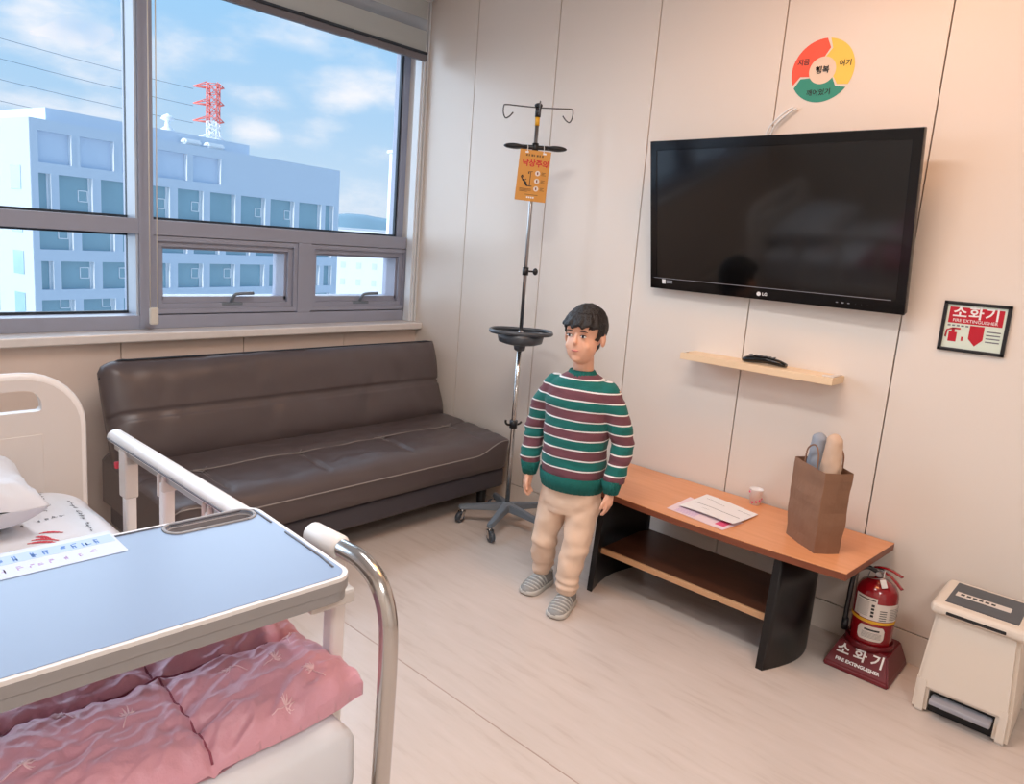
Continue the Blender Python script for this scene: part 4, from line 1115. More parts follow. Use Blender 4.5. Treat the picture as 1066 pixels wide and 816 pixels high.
for z, ofs in ((MZ1 - .05, .006), (MZ0 + .05, .008), (MZ0 + .012, .006), (MZ0, -.006)):
    cur = []
    for v in border:
        d = V((v.co.x - cen.x, v.co.y - cen.y, 0)); d = V((max(-1, min(1, d.x / ((MX1 - MX0) / 2))) ** 5, max(-1, min(1, d.y / ((MY1 - MY0) / 2))) ** 5, 0))
        cur.append(b.verts.new((v.co.x + d.x * ofs, v.co.y + d.y * ofs, z)))
    n = len(cur)
    for k in range(n):
        f = b.faces.new((prev[k], prev[(k + 1) % n], cur[(k + 1) % n], cur[k])); f.smooth = True
    prev = cur
b.faces.new(prev)
obj('fitted_sheet', b, M['sheet'], mt)
# printed lettering rows on the sheet (unreadable small grey characters) and a red flame mark
b = bm_new()
def glyph(c, dx, dy, s):
    c = V(c); 
    for k in range(4):
        a = random.choice([0, 90, 0, 90, 45]); L = s * random.uniform(.35, .9); q = V((random.uniform(-.3, .3), random.uniform(-.3, .3))) * s
        ca_, sa_ = math.cos(math.radians(a)), math.sin(math.radians(a)); d = dx * ca_ + dy * sa_; n_ = dy * ca_ - dx * sa_
        p = c + dx * q.x + dy * q.y
        vs = [p - d * L / 2 - n_ * s * .07, p + d * L / 2 - n_ * s * .07, p + d * L / 2 + n_ * s * .07, p - d * L / 2 + n_ * s * .07]
        b.faces.new([b.verts.new((v.x, v.y, mz(v.x, v.y) + .0012)) for v in vs])
def row(p0, p1, s=.016, step=.021, gap=4):
    p0, p1 = V(p0 + (0,)), V(p1 + (0,)); d = (p1 - p0); L = d.length; d.normalize(); n_ = V((-d.y, d.x, 0)); k = 0; t = 0
    while t < L:
        if k % (gap + 1) != gap: glyph(p0 + d * t, d, n_, s)
        k += 1; t += step
def S2(px_, py_): return (px_, py_)
row((-2.43, -1.07), (-2.47, -1.27)); row((-2.38, -1.18), (-2.41, -1.52)); row((-2.44, -1.30), (-2.56, -1.33)); row((-2.45, -1.56), (-2.66, -1.47)); row((-2.62, -1.15), (-2.64, -1.55)); row((-2.78, -1.05), (-2.82, -1.6)); row((-2.95, -1.1), (-3.0, -1.7)); row((-2.5, -1.75), (-2.9, -1.7)); 
obj('sheet_print', b, M['print_grey'], mt)['kind'] = 'stuff'
b = bm_new()
for cx_, cy_2 in ((-2.535, -1.43), (-2.80, -1.75), (-2.95, -1.35)):
    for k, (a, L) in enumerate(((0, .075), (.28, .085), (.55, .07), (-.25, .055))):
        P = [V((cx_ - .03 + .014 * k + L * t * math.cos(.6 + a), cy_2 + .018 * k - .03 - L * t * (.8 * t) * .6, 0)) for t in [i / 6 for i in range(7)]]
        for i in range(6):
            w = .005 * math.sin(PI * (i + .5) / 6) + .0015
            p, q = P[i], P[i + 1]; d = (q - p).normalized(); n_ = V((-d.y, d.x, 0)) * w
            b.faces.new([b.verts.new((v.x, v.y, mz(v.x, v.y) + .0013)) for v in (p - n_, q - n_, q + n_, p + n_)])
obj('red_emblem', b, M['print_red'], mt)['kind'] = 'stuff'

# pillow
pw = bm_new(); N = 44; cx_, cy_3, a_, b_ = -2.86, -1.22, .36, .22
def pil(u, v, sgn):
    e = (1 - u ** 4) * (1 - v ** 4); th = .085 * max(0, e) ** .45
    x = cx_ + a_ * u * (1 - .06 * (1 - abs(v)) ** 2 * abs(u)); y = cy_3 + b_ * v
    th *= 1 + .18 * fnoise((u, v, sgn), 2.2); z = .71 + sgn * th - .0
    if sgn > 0: z += .012 * fnoise((u * 2.5, v, 0), 3.5) + .007 * abs(fnoise((u, v * 2.5, 0), 6)) * 1
    x += .02 * fnoise((v, u, 2), 2.5)
    return V((x, y, max(z, .623)))
T = [[pw.verts.new(pil(-1 + 2 * i / N, -1 + 2 * j / N, 1)) for j in range(N + 1)] for i in range(N + 1)]
Bt = [[pw.verts.new(pil(-1 + 2 * i / N, -1 + 2 * j / N, -1)) for j in range(N + 1)] for i in range(N + 1)]
for i in range(N):
    for j in range(N):
        f = pw.faces.new((T[i][j], T[i + 1][j], T[i + 1][j + 1], T[i][j + 1])); f.smooth = True
        f = pw.faces.new((Bt[i][j + 1], Bt[i + 1][j + 1], Bt[i + 1][j], Bt[i][j])); f.smooth = True
bmesh.ops.remove_doubles(pw, verts=pw.verts, dist=.0004)
tag(obj('pillow', pw, M['pillow']), 'crumpled white pillow at the head of the bed', 'pillow')

# side rail
RX = -2.275
b = bm_new(); P = [(RX, -1.258, .83), (RX, -1.27, .83), (RX, -2.38, .83), (RX, -2.40, .83)]
add_tube(b, P, [.018, .025, .025, .022], 20, flat=.85); rl = obj('rail_grip', b, M['white_pl'], bd)
b = bm_new(); add_box(b, (RX - .028, -2.39, .826), (RX + .028, -1.275, .830)); obj('grip_stripe', b, M['print_grey'], rl)
b = bm_new(); add_box(b, (RX - .012, -2.38, .795), (RX + .012, -1.29, .812), bev=.003); obj('rail_channel', b, M['steel'], rl)
for i, y in enumerate((-1.375, -1.645, -1.915, -2.185, -2.442)):
    b = bm_new(); add_box(b, (RX - .016, y - .018, .45), (RX + .016, y + .018, .79), bev=.008, seg=3); ps_ = obj('rail_post', b, M['white_pl'], bd)
    b = bm_new(); z0 = .665 if i == 0 else .745
    add_box(b, (RX - .02, y + (.012 if i else -.022), z0), (RX + .02, y + (.03 if i == 0 else .024), .812), bev=.006)
    add_box(b, (RX - .0205, y - .022, .768), (RX + .0205, y - .008, .812), bev=.004)
    obj('post_bracket', b, M['bedgrey'], ps_)
b = bm_new(); add_box(b, (RX - .018, -2.46, .43), (RX + .018, -1.35, .465), bev=.008); obj('lower_rail', b, M['white_pl'], bd)
b = bm_new(); add_box(b, (RX - .024, -1.335, .745), (RX - .006, -1.32, .765), bev=.003); obj('release_button', b, M['print_red'], bd)
# clamp and polished end hoop
b = bm_new(); add_tube(b, [(RX, -2.35, .884), (RX, -2.36, .884), (RX, -2.45, .887), (RX, -2.46, .887)], [.018, .025, .025, .02], 18); add_box(b, (RX - .015, -2.46, .82), (RX + .015, -2.38, .868), bev=.006); obj('end_clamp', b, M['white_pl'], bd)
b = bm_new(); P = catmull([(RX, -2.40, .884), (RX, -2.47, .889), (RX, -2.53, .886), (RX, -2.578, .862), (RX, -2.606, .815), (RX, -2.615, .75), (RX, -2.615, .6), (RX, -2.61, .38)], 8)
add_tube(b, P, .018, 20); obj('end_hoop', b, M['chrome'], bd)
b = bm_new(); add_box(b, (-3.27, -2.63, .33), (-2.26, -2.59, .40), bev=.01); obj('foot_crossbar', b, M['bedgrey'], bd)

# over-bed tray
TZ = .893
tr = thing('overbed_tray', 'pale overbed tray table lying across the bed rails', 'tray table', (-2.8, -2.36, TZ))
TX0, TX1, TY0, TY1 = -3.3, -2.312, -2.572, -2.168
b = bm_new()
out = rr_outline(TX0, TX1, TY0, TY1, .035, 8)
def rr2(x0, x1, y0, y1, r): return rr_outline(x0, x1, y0, y1, r, 8)
# plate with a real hand slot near the far edge
SLX0, SLX1, SLY0, SLY1 = -2.512, -2.338, -2.232, -2.184
def slot_plate(bm, z0, z1, x0, x1, y0, y1, r):
    t = bmesh.new(); o_ = rr2(x0, x1, y0, y1, r); i_ = rr2(SLX0, SLX1, SLY0, SLY1, .023); n = len(o_)
    def mk(z): return [t.verts.new((x, y, z)) for x, y in o_], [t.verts.new((x, y, z)) for x, y in i_]
    A, Ai = mk(z0); B2, Bi = mk(z1)
    for k in range(n):
        j = (k + 1) % n
        t.faces.new((B2[k], B2[j], Bi[j], Bi[k])); t.faces.new((A[j], A[k], Ai[k], Ai[j])); t.faces.new((A[k], A[j], B2[j], B2[k])); t.faces.new((Ai[j], Ai[k], Bi[k], Bi[j]))
    merge(bm, t)
slot_plate(b, TZ - .006, TZ, TX0 + .009, TX1 - .009, TY0 + .009, TY1 - .009, .03); obj('tray_top', b, M['tray'], tr)
b = bm_new(); slot_plate(b, TZ - .008, TZ - .001, TX0 + .001, TX1 - .001, TY0 + .001, TY1 - .001, .035); obj('white_border', b, M['white_pl'], tr)
b = bm_new(); slot_plate(b, TZ - .026, TZ - .008, TX0, TX1, TY0, TY1, .036); slot_plate(b, TZ - .046, TZ - .028, TX0 + .003, TX1 - .003, TY0 + .003, TY1 - .003, .036); obj('tray_rim', b, M['tray_edge'], tr)
b = bm_new()
for pth in ([(-2.60, TY1 - .016), (-2.345, TY1 - .016), (TX1 + -.016, TY1 - .03), (TX1 - .016, TY1 - .11)], [(TX1 - .016, TY1 - .17), (TX1 - .016, TY0 + .1), (TX1 - .02, TY0 + .045)]):
    for i in range(len(pth) - 1):
        add_tube(b, [(pth[i][0], pth[i][1], TZ + .0005), (pth[i + 1][0], pth[i + 1][1], TZ + .0005)], .0022, 6)
obj('tray_groove', b, M['print_grey'], tr)
b = bm_new(); add_tube(b, [V((x, y, TZ + .001)) for x, y in rr2(SLX0 - .004, SLX1 + .004, SLY0 - .004, SLY1 + .004, .026)] + [V((SLX1 + .004 - .026, SLY0 - .004, TZ + .001))], .004, 6, flat=.6); obj('slot_lip', b, M['tray_edge'], tr)
b = bm_new(); add_box(b, (TX1 - .07, TY0 + .03, TZ - .075), (TX1 + .022, TY0 + .1, TZ - .046), bev=.006); add_box(b, (TX1 - .045, TY0 + .09, TZ - .082), (TX1 + .01, TY0 + .15, TZ - .045), bev=.006); obj('tray_bracket', b, M['bedgrey'], tr)

# notice on the tray
nt_ = thing('notice_sheet', 'pale blue printed notice taped at the far edge of the tray', 'notice', (-2.7, -2.2, TZ))
nx = V((1, .03, 0)).normalized(); ny = V((-.03, 1, 0)).normalized(); no = V((-2.86, -2.268, TZ + .0006))
b = bm_new(); quad_plate(b, no, nx, ny, 0, .262, 0, .108, .0006); obj('page', b, M['pale_notice'], nt_)
b = bm_new(); quad_plate(b, no + V((0, 0, .0004)), nx, ny, .004, .258, .056, .092, .0004); obj('blue_band', b, M['blue_paper'], nt_)
b = bm_new(); x = .012
while x < .235:
    w = random.uniform(.012, .018)
    for k in range(4):
        u = x + random.uniform(0, w * .4); v = .062 + random.uniform(0, .019)
        if random.random() < .6: quad_plate(b, no + V((0, 0, .0009)), nx, ny, u, u + w * .5, v, v + .0025, .0003)
        else: quad_plate(b, no + V((0, 0, .0009)), nx, ny, u, u + .0022, .062, .062 + random.uniform(.008, .022), .0003)
    x += w + random.choice((.003, .003, .012))
obj('blue_print', b, M['blue_ink'], nt_)['kind'] = 'stuff'
b = bm_new(); x = .03
while x < .22:
    w = random.uniform(.010, .015)
    for k in range(3):
        u = x + random.uniform(0, w * .4); v = .022 + random.uniform(0, .014)
        if random.random() < .6: quad_plate(b, no + V((0, 0, .0006)), nx, ny, u, u + w * .5, v, v + .002, .0003)
        else: quad_plate(b, no + V((0, 0, .0006)), nx, ny, u, u + .002, .022, .022 + random.uniform(.006, .016), .0003)
    x += w + random.choice((.003, .003, .010))
obj('lilac_print', b, M['lilac_ink'], nt_)['kind'] = 'stuff'

piv = Matrix.Translation(V((-2.312, -2.37, 0)))
for o_ in (tr, nt_): o_.matrix_basis = piv @ Matrix.Rotation(-.052, 4, 'Z') @ piv.inverted() @ o_.matrix_basis
# quilt
qb = bm_new(); NX, NY = 260, 220
QX0, QX1, QY0, QY1 = -3.26, -2.268, -2.56, -1.78
def quilt_h(x, y):
    gx = ((x + 2.577) / .36); gy = ((y + 2.335) / .33)
    fx_ = abs(gx - round(gx)) * .36; fy_ = abs(gy - round(gy)) * .33
    seam = math.exp(-(fx_ / .010) ** 2) + math.exp(-(fy_ / .010) ** 2)
    puff = 1 - math.exp(-min(fx_, fy_) / .045)
    pk2 = .0055 * math.exp(-fy_ / .07) * fnoise((x * 3.0, y * .5, 5), 17) + .0055 * math.exp(-fx_ / .07) * fnoise((x * .5, y * 3.0, 8), 17) + .0045 * (1 - 2 * abs(fnoise((x * 1.2 - y * .6, y * 1.8, 2), 22)))
    cell = pk2 + .015 * puff - .009 * min(1, seam)
    # puckers run across the seams
    d1 = math.exp(-fy_ / .05); d2 = math.exp(-fx_ / .05)
    pk = .012 * d1 * fnoise((x * 4.5, y * 1.2, 1), 7) + .012 * d2 * fnoise((x * 1.2, y * 4.5, 2), 7) + .008 * (1 - 2 * abs(fnoise((x * .7 + y * .5, y * 1.6 - x, 9), 13)))
    big = .016 * fnoise((x, y, 3), 4.2) + .010 * (1 - abs(fnoise((x * 1.4, y, 6), 8)) * 2.2) * .7
    return cell + pk + big
Q = []
for i in range(NX + 1):
    row_ = []
    for j in range(NY + 1):
        u, v = i / NX, j / NY
        x = QX0 + (QX1 - QX0) * u; y = QY0 + (QY1 - QY0) * v
        dR = QX1 - x; dF = y - QY0; e = min(dR + 0.0, dF, QY1 - y)
        z = .668 + quilt_h(x, y) - .035 * math.exp(-max(e, 0) / .018)
        # droop of the corner at rail and foot
        dc = math.hypot(max(0, x + 2.40), max(0, -2.42 - y)); z -= .10 * dc
        x += .022 * fnoise((0, y, 1), 6) * math.exp(-dR / .05); y += .03 * fnoise((x, 0, 2), 5) * math.exp(-dF / .05)
        # bevel the outer corner
        if x > -2.33 and y < -2.52: s_ = min(1, (x + 2.33) / .06) * min(1, (-2.52 - y) / .1); x -= .035 * s_; y += .03 * s_
        row_.append((x, y, z))
    Q.append(row_)
T = [[qb.verts.new(p) for p in r] for r in Q]; Bq = [[qb.verts.new((p[0], p[1], min(p[2] - .004, .618))) for p in r] for r in Q]
for i in range(NX):
    for j in range(NY):
        f = qb.faces.new((T[i][j], T[i + 1][j], T[i + 1][j + 1], T[i][j + 1])); f.smooth = True
for i in range(NX):
    for j in (0, NY):
        f = qb.faces.new((T[i][j], Bq[i][j], Bq[i + 1][j], T[i + 1][j])); f.smooth = True
for j in range(NY):
    for i in (0, NX):
        f = qb.faces.new((T[i][j], T[i][j + 1], Bq[i][j + 1], Bq[i][j])); f.smooth = True
for i in range(0, NX, 10):
    for j in range(0, NY, 10):
        qb.faces.new((Bq[i][j], Bq[i][j + 10], Bq[i + 10][j + 10], Bq[i + 10][j]))
qt = thing('quilt', 'pink quilted bedspread folded over the foot of the bed', 'quilt', (-2.78, -2.1, .62))
obj('cover', qb, M['quilt'], qt)
def qz(x, y): 
    i = (x - QX0) / (QX1 - QX0) * NX; j = (y - QY0) / (QY1 - QY0) * NY
    i0 = int(max(0, min(NX, round(i)))); j0 = int(max(0, min(NY, round(j)))); return Q[i0][j0][2]
b = bm_new()
for xs in (-2.577, -2.937):
    add_tube(b, [(xs, y / 100, qz(xs, y / 100) + .0005) for y in range(-255, -179)], .0022, 5)
for ys in (-2.335, -2.005):
    add_tube(b, [(x / 100, ys, qz(x / 100, ys) + .0012) for x in range(-320, -229)], .0024, 5)
obj('quilting_seam', b, M['quilt_seam'], qt)
for (cx_, cy_3, a) in ((-2.40, -2.43, .4), (-2.33, -2.36, 1.2), (-2.47, -2.40, 2.4), (-2.44, -2.54, .2), (-2.66, -2.42, 1.0), (-2.74, -2.36, 2.0), (-2.36, -2.50, 1.9), (-2.82, -2.46, .3)):
    b = bm_new()
    for k in range(-3, 4):
        L = .022 - .003 * abs(k); t = a + k * .42
        P = []
        for i in range(6):
            s_ = i / 5 * L; P.append((cx_ + s_ * math.cos(t + .3 * i / 5), cy_3 + s_ * math.sin(t + .3 * i / 5)))
        add_tube(b, [(p[0], p[1], qz(p[0], p[1]) + .001) for p in P], [.0006, .0015, .0018, .0016, .001, .0005], 5)
    P = [(cx_ - .03 * i / 5 * math.cos(a), cy_3 - .03 * i / 5 * math.sin(a)) for i in range(6)]
    add_tube(b, [(p[0], p[1], qz(p[0], p[1]) + .001) for p in P], .001, 5)
    obj('embroidered_sprig', b, M['sprig'], qt)

# ------------------------------------------------------------------ the child
TH = math.radians(-78)
CH = thing('person', 'child in teal and maroon striped sweater, beige trousers, grey sneakers, standing', 'person', (-.663, -1.826, 0), rz=TH)
def capsule(bm, p, q, r0, r1, seg=16, n=6):
    p, q = V(p), V(q); L = (q - p).length; pts = []; rs = []
    d = (q - p).normalized()
    for i in range(n):
        a = PI / 2 * (1 - i / n); pts.append(p - d * r0 * math.sin(a)); rs.append(max(r0 * math.cos(a), r0 * .05))
    pts.append(p); rs.append(r0); pts.append(q); rs.append(r1)
    for i in range(1, n + 1):
        a = PI / 2 * i / n; pts.append(q + d * r1 * math.sin(a)); rs.append(max(r1 * math.cos(a), r1 * .05))
    add_tube(bm, pts, rs, seg)
def loft(bm, rings, seg=32):
    """rings: (cx, cy, z, rx, ry)"""
    R = []
    for cx, cy, z, rx, ry in rings:
        R.append([bm.verts.new((cx + rx * math.copysign(abs(math.cos(2 * PI * k / seg)) ** .85, math.cos(2 * PI * k / seg)), cy + ry * math.copysign(abs(math.sin(2 * PI * k / seg)) ** .85, math.sin(2 * PI * k / seg)), z)) for k in range(seg)])
    for i in range(len(R) - 1):
        for k in range(seg): bm.faces.new((R[i][k], R[i][(k + 1) % seg], R[i + 1][(k + 1) % seg], R[i + 1][k])).smooth = True
    bm.faces.new(R[0]); bm.faces.new(R[-1])
# --- body: head, neck, torso, arms, hands, legs as one surface (local: -Y is forward, +X the child's left)
hx, hy, hz = .0, -.005, 1.152
b = bm_new()
add_ell(b, (hx, hy + .012, hz + .028), (.078, .092, .090), 28)     # cranium
add_ell(b, (hx, hy - .022, hz - .038), (.063, .063, .078), 28)     # face and jaw
add_ell(b, (hx, hy - .058, hz - .088), (.024, .020, .020), 16)     # chin
for q in (-1, 1):
    add_ell(b, (hx + q * .033, hy - .058, hz - .040), (.022, .016, .022), 16)   # cheeks
    add_ell(b, (hx + q * .080, hy + .008, hz - .012), (.010, .018, .030), 14)   # ears
    add_ell(b, (hx + q * .030, hy - .075, hz + .024), (.020, .006, .006), 12)    # brow
add_ell(b, (hx, hy - .072, hz + .045), (.05, .02, .03), 16)
capsule(b, (hx, hy - .080, hz + .004), (hx, hy - .092, hz - .022), .0065, .010, 12)  # nose
add_ell(b, (hx, hy - .077, hz - .053), (.020, .009, .0055), 12)
add_ell(b, (hx, hy - .075, hz - .062), (.016, .009, .0055), 12)
capsule(b, (hx, .012, 1.06), (0, .014, .96), .040, .046)
loft(b, [(0, .01, .48, .10, .072), (0, .01, .55, .105, .075), (0, .01, .66, .1, .07), (0, .01, .78, .115, .078), (0, .012, .9, .125, .075), (0, .012, .955, .10, .062), (0, .012, .985, .05, .045)])
hand_c = {}
for q in (-1, 1):
    SHp = V((q * .140, .012, .922)); EL = V((q * .190, .02, .735)); WR = V((q * .186, -.028, .535))
    capsule(b, SHp, EL, .036, .029); capsule(b, EL, WR, .028, .020)
    PM = WR + V((q * .002, -.012, -.045)); capsule(b, WR, PM, .018, .019)
    for k in range(4):      # palm
        capsule(b, WR + V((0, -.008 + .006 * (k - 1.5), -.01)), PM + V((0, (k - 1.5) * .0125, -.012)), .012, .0085, 10, 4)
    for k, L in enumerate((.034, .040, .037, .029)):      # fingers curl slightly inward, k=0 index at the front
        base = PM + V((0, -(1.5 - k) * .0135, -.014)); k1 = base + V((-q * .004, -(1.5 - k) * .001, -L * .5)); k2 = k1 + V((-q * .012, 0, -L * .45))
        capsule(b, base, k1, .0078, .0070, 10, 4); capsule(b, k1, k2, .0070, .0060, 10, 4)
    t0 = WR + V((-q * .004, -.022, -.022)); t1 = t0 + V((-q * .006, -.018, -.022)); t2 = t1 + V((-q * .006, -.004, -.022))
    capsule(b, t0, t1, .0095, .008, 10, 4); capsule(b, t1, t2, .008, .0065, 10, 4)
LEG = {-1: (V((-.070, .012, .46)), V((-.098, -.012, .262)), V((-.118, .045, .075))), 1: (V((.066, .012, .46)), V((.060, -.040, .262)), V((.052, -.060, .075)))}
for q in (-1, 1):
    hp, kn, an = LEG[q]; capsule(b, hp, kn, .056, .040); capsule(b, kn, an, .038, .026)
    capsule(b, an + V((0, .006, -.01)), an + V((0, -.03, -.042)), .021, .015)
remesh_obj('body', b, M['skin'], CH, voxel=.0036, smooth_it=4)
# hair cap with fringe
b = bm_new()
add_ell(b, (hx, hy + .018, hz + .036), (.086, .098, .094), 32)
hairb = b
for k in range(13):
    a = -.95 + 1.9 * k / 12
    x0 = .086 * math.sin(a); y0 = hy + .012 - .106 * math.cos(a)
    capsule(b, (x0 * .72, y0 * .72 + .008, hz + .078), (x0 * 1.0, y0, hz + .046 + .007 * math.sin(k * 2.1)), .017, .010, 10, 4)
for q in (-1, 1):
    capsule(b, (q * .078, hy + .0, hz + .05), (q * .082, hy - .004, hz + .012), .014, .008, 10, 4)
capsule(b, (0, .075, hz + .02), (0, .075, hz - .045), .052, .035, 16, 5)
# cut the face opening by clipping vertices later
ho = remesh_obj('hair', b, M['hair'], CH, voxel=.004, smooth_it=2, disp=lambda c: .003 * fnoise((c.x * 3, c.y * 3, c.z), 28))
me = ho.data; hb_ = bmesh.new(); hb_.from_mesh(me)
kill = [v for v in hb_.verts if (v.co.y < hy - .035 and v.co.z < hz + .030 and abs(v.co.x) < .075) or (v.co.z < hz - .02 and v.co.y < .03 and abs(v.co.x) < .2 and v.co.y < .02)]
bmesh.ops.delete(hb_, geom=kill, context='VERTS'); hb_.to_mesh(me); hb_.free()
for q in (-1, 1):
    b = bm_new(); add_ell(b, (hx + q * .030, hy - .0765, hz + .002), (.0125, .007, .0062), 16); ey = obj('eye', b, M['eye_w'], CH, world=False)
    b = bm_new(); add_ell(b, (hx + q * .030, hy - .0815, hz + .002), (.0058, .0028, .0058), 14); obj('iris', b, M['eye_d'], ey, world=False)
    b = bm_new(); add_tube(b, [(hx + q * (.030 + s * .014), hy - .084 + abs(s) * .003, hz + .0082 - .003 * s * s) for s in (-1, -.5, 0, .5, 1)], .0013, 6); obj('eyelid', b, M['hair'], ey, world=False)
    b = bm_new(); add_tube(b, [(hx + q * (.031 + s * .017), hy - .086 + abs(s) * .006, hz + .0235 - .003 * s * s) for s in (-1, -.5, 0, .5, 1)], [.0012, .0022, .0024, .002, .001], 6); obj('eyebrow', b, M['hair'], CH, world=False)
b = bm_new(); add_tube(b, [(s * .017, hy - .0862 + abs(s) * .005, hz - .0575 + .002 * s * s) for s in (-1, -.6, -.2, .2, .6, 1)], [.001, .003, .0042, .0042, .003, .001], 8); obj('mouth', b, M['lip'], CH, world=False)
# --- sweater
b = bm_new()
loft(b, [(0, .006, .53, .122, .096), (0, .004, .56, .134, .106), (0, .004, .62, .136, .108), (0, .006, .70, .136, .104), (0, .008, .80, .140, .100), (0, .01, .88, .152, .098), (0, .012, .93, .146, .09), (0, .012, .96, .118, .078), (0, .010, .985, .070, .062), (0, .008, .995, .056, .054)])
for q in (-1, 1):
    capsule(b, (q * .115, .012, .915), (q * .172, .018, .83), .060, .052, 20); capsule(b, (q * .172, .018, .83), (q * .201, .024, .725), .052, .047, 20)
    capsule(b, (q * .201, .024, .725), (q * .197, -.012, .61), .047, .042, 20); capsule(b, (q * .197, -.012, .61), (q * .190, -.022, .578), .045, .040, 20)
def sw_disp(c):
    d = .006 * fnoise((c.x, c.y, c.z * 2.2), 9) + .003 * fnoise((c.x, c.y, c.z * 2), 22)
    if abs(c.x) > .16: d += .0025 * math.sin(c.z * 120 + 6 * fnoise(c, 10)) * (1 if c.z < .75 else .3)
    return d
sw = remesh_obj('sweater', b, M['knit'], CH, voxel=.0055, smooth_it=5, disp=sw_disp)
b = bm_new(); seg = 64
def rib_ring(bm, cx, cy, z0, z1, rx0, ry0, rx1, ry1, th=.006, ribs=48):
    R = []
    for rx, ry, z in ((rx0, ry0, z0), ((rx0 + rx1) / 2 * 1.02, (ry0 + ry1) / 2 * 1.02, (z0 + z1) / 2), (rx1, ry1, z1), (rx1 - th, ry1 - th, z1), (rx0 - th, ry0 - th, z0)):
        R.append([bm.verts.new((cx + (rx + .0015 * math.cos(ribs * 2 * PI * k / 128)) * math.cos(2 * PI * k / 128), cy + (ry + .0015 * math.cos(ribs * 2 * PI * k / 128)) * math.sin(2 * PI * k / 128), z)) for k in range(128)])
    for i in range(5):
        for k in range(128): bm.faces.new((R[i][k], R[i][(k + 1) % 128], R[(i + 1) % 5][(k + 1) % 128], R[(i + 1) % 5][k])).smooth = True
rib_ring(b, 0, .006, .505, .572, .134, .106, .146, .118, ribs=40); obj('hem', b, M['knit_teal'], sw, world=False)
b = bm_new(); rib_ring(b, 0, .008, .978, 1.008, .066, .062, .052, .050, .007, 30); obj('collar', b, M['knit_teal'], sw, world=False)
for q in (-1, 1):
    b = bm_new(); rib_ring(b, q * .189, -.026, .528, .585, .029, .029, .042, .042, .005, 24); obj('cuff', b, M['knit_teal'], sw, world=False)
# --- trousers
b = bm_new()
loft(b, [(0, .008, .40, .110, .082), (0, .008, .44, .126, .092), (0, .008, .50, .130, .094), (0, .008, .545, .124, .090)])
for q in (-1, 1):
    hp, kn, an = LEG[q]
    capsule(b, hp + V((0, 0, -.02)), kn, .072, .056, 22); capsule(b, kn, an + V((0, 0, .05)), .058, .050, 22); capsule(b, an + V((0, 0, .05)), an + V((0, -.002, .018)), .051, .046, 22)
def tr_disp(c):
    s = 1 if c.z < .42 else .5
    ln = .003 * math.sin(c.z * 55 + 5 * fnoise((c.x, c.y, c.z), 9) + (2 if c.x > 0 else 0)) * math.exp(-((c.z - .25) / .09) ** 2)
    lo = .0035 * math.sin(c.z * 150 + 5 * fnoise((c.x, c.y, c.z), 10)) * math.exp(-((c.z - .115) / .035) ** 2)
    return s * .009 * fnoise((c.x, c.y, c.z * 1.3), 12) + .003 * fnoise((c.x, c.y, c.z), 30) + ln + lo
remesh_obj('trousers', b, M['trouser'], CH, voxel=.0055, smooth_it=4, disp=tr_disp)
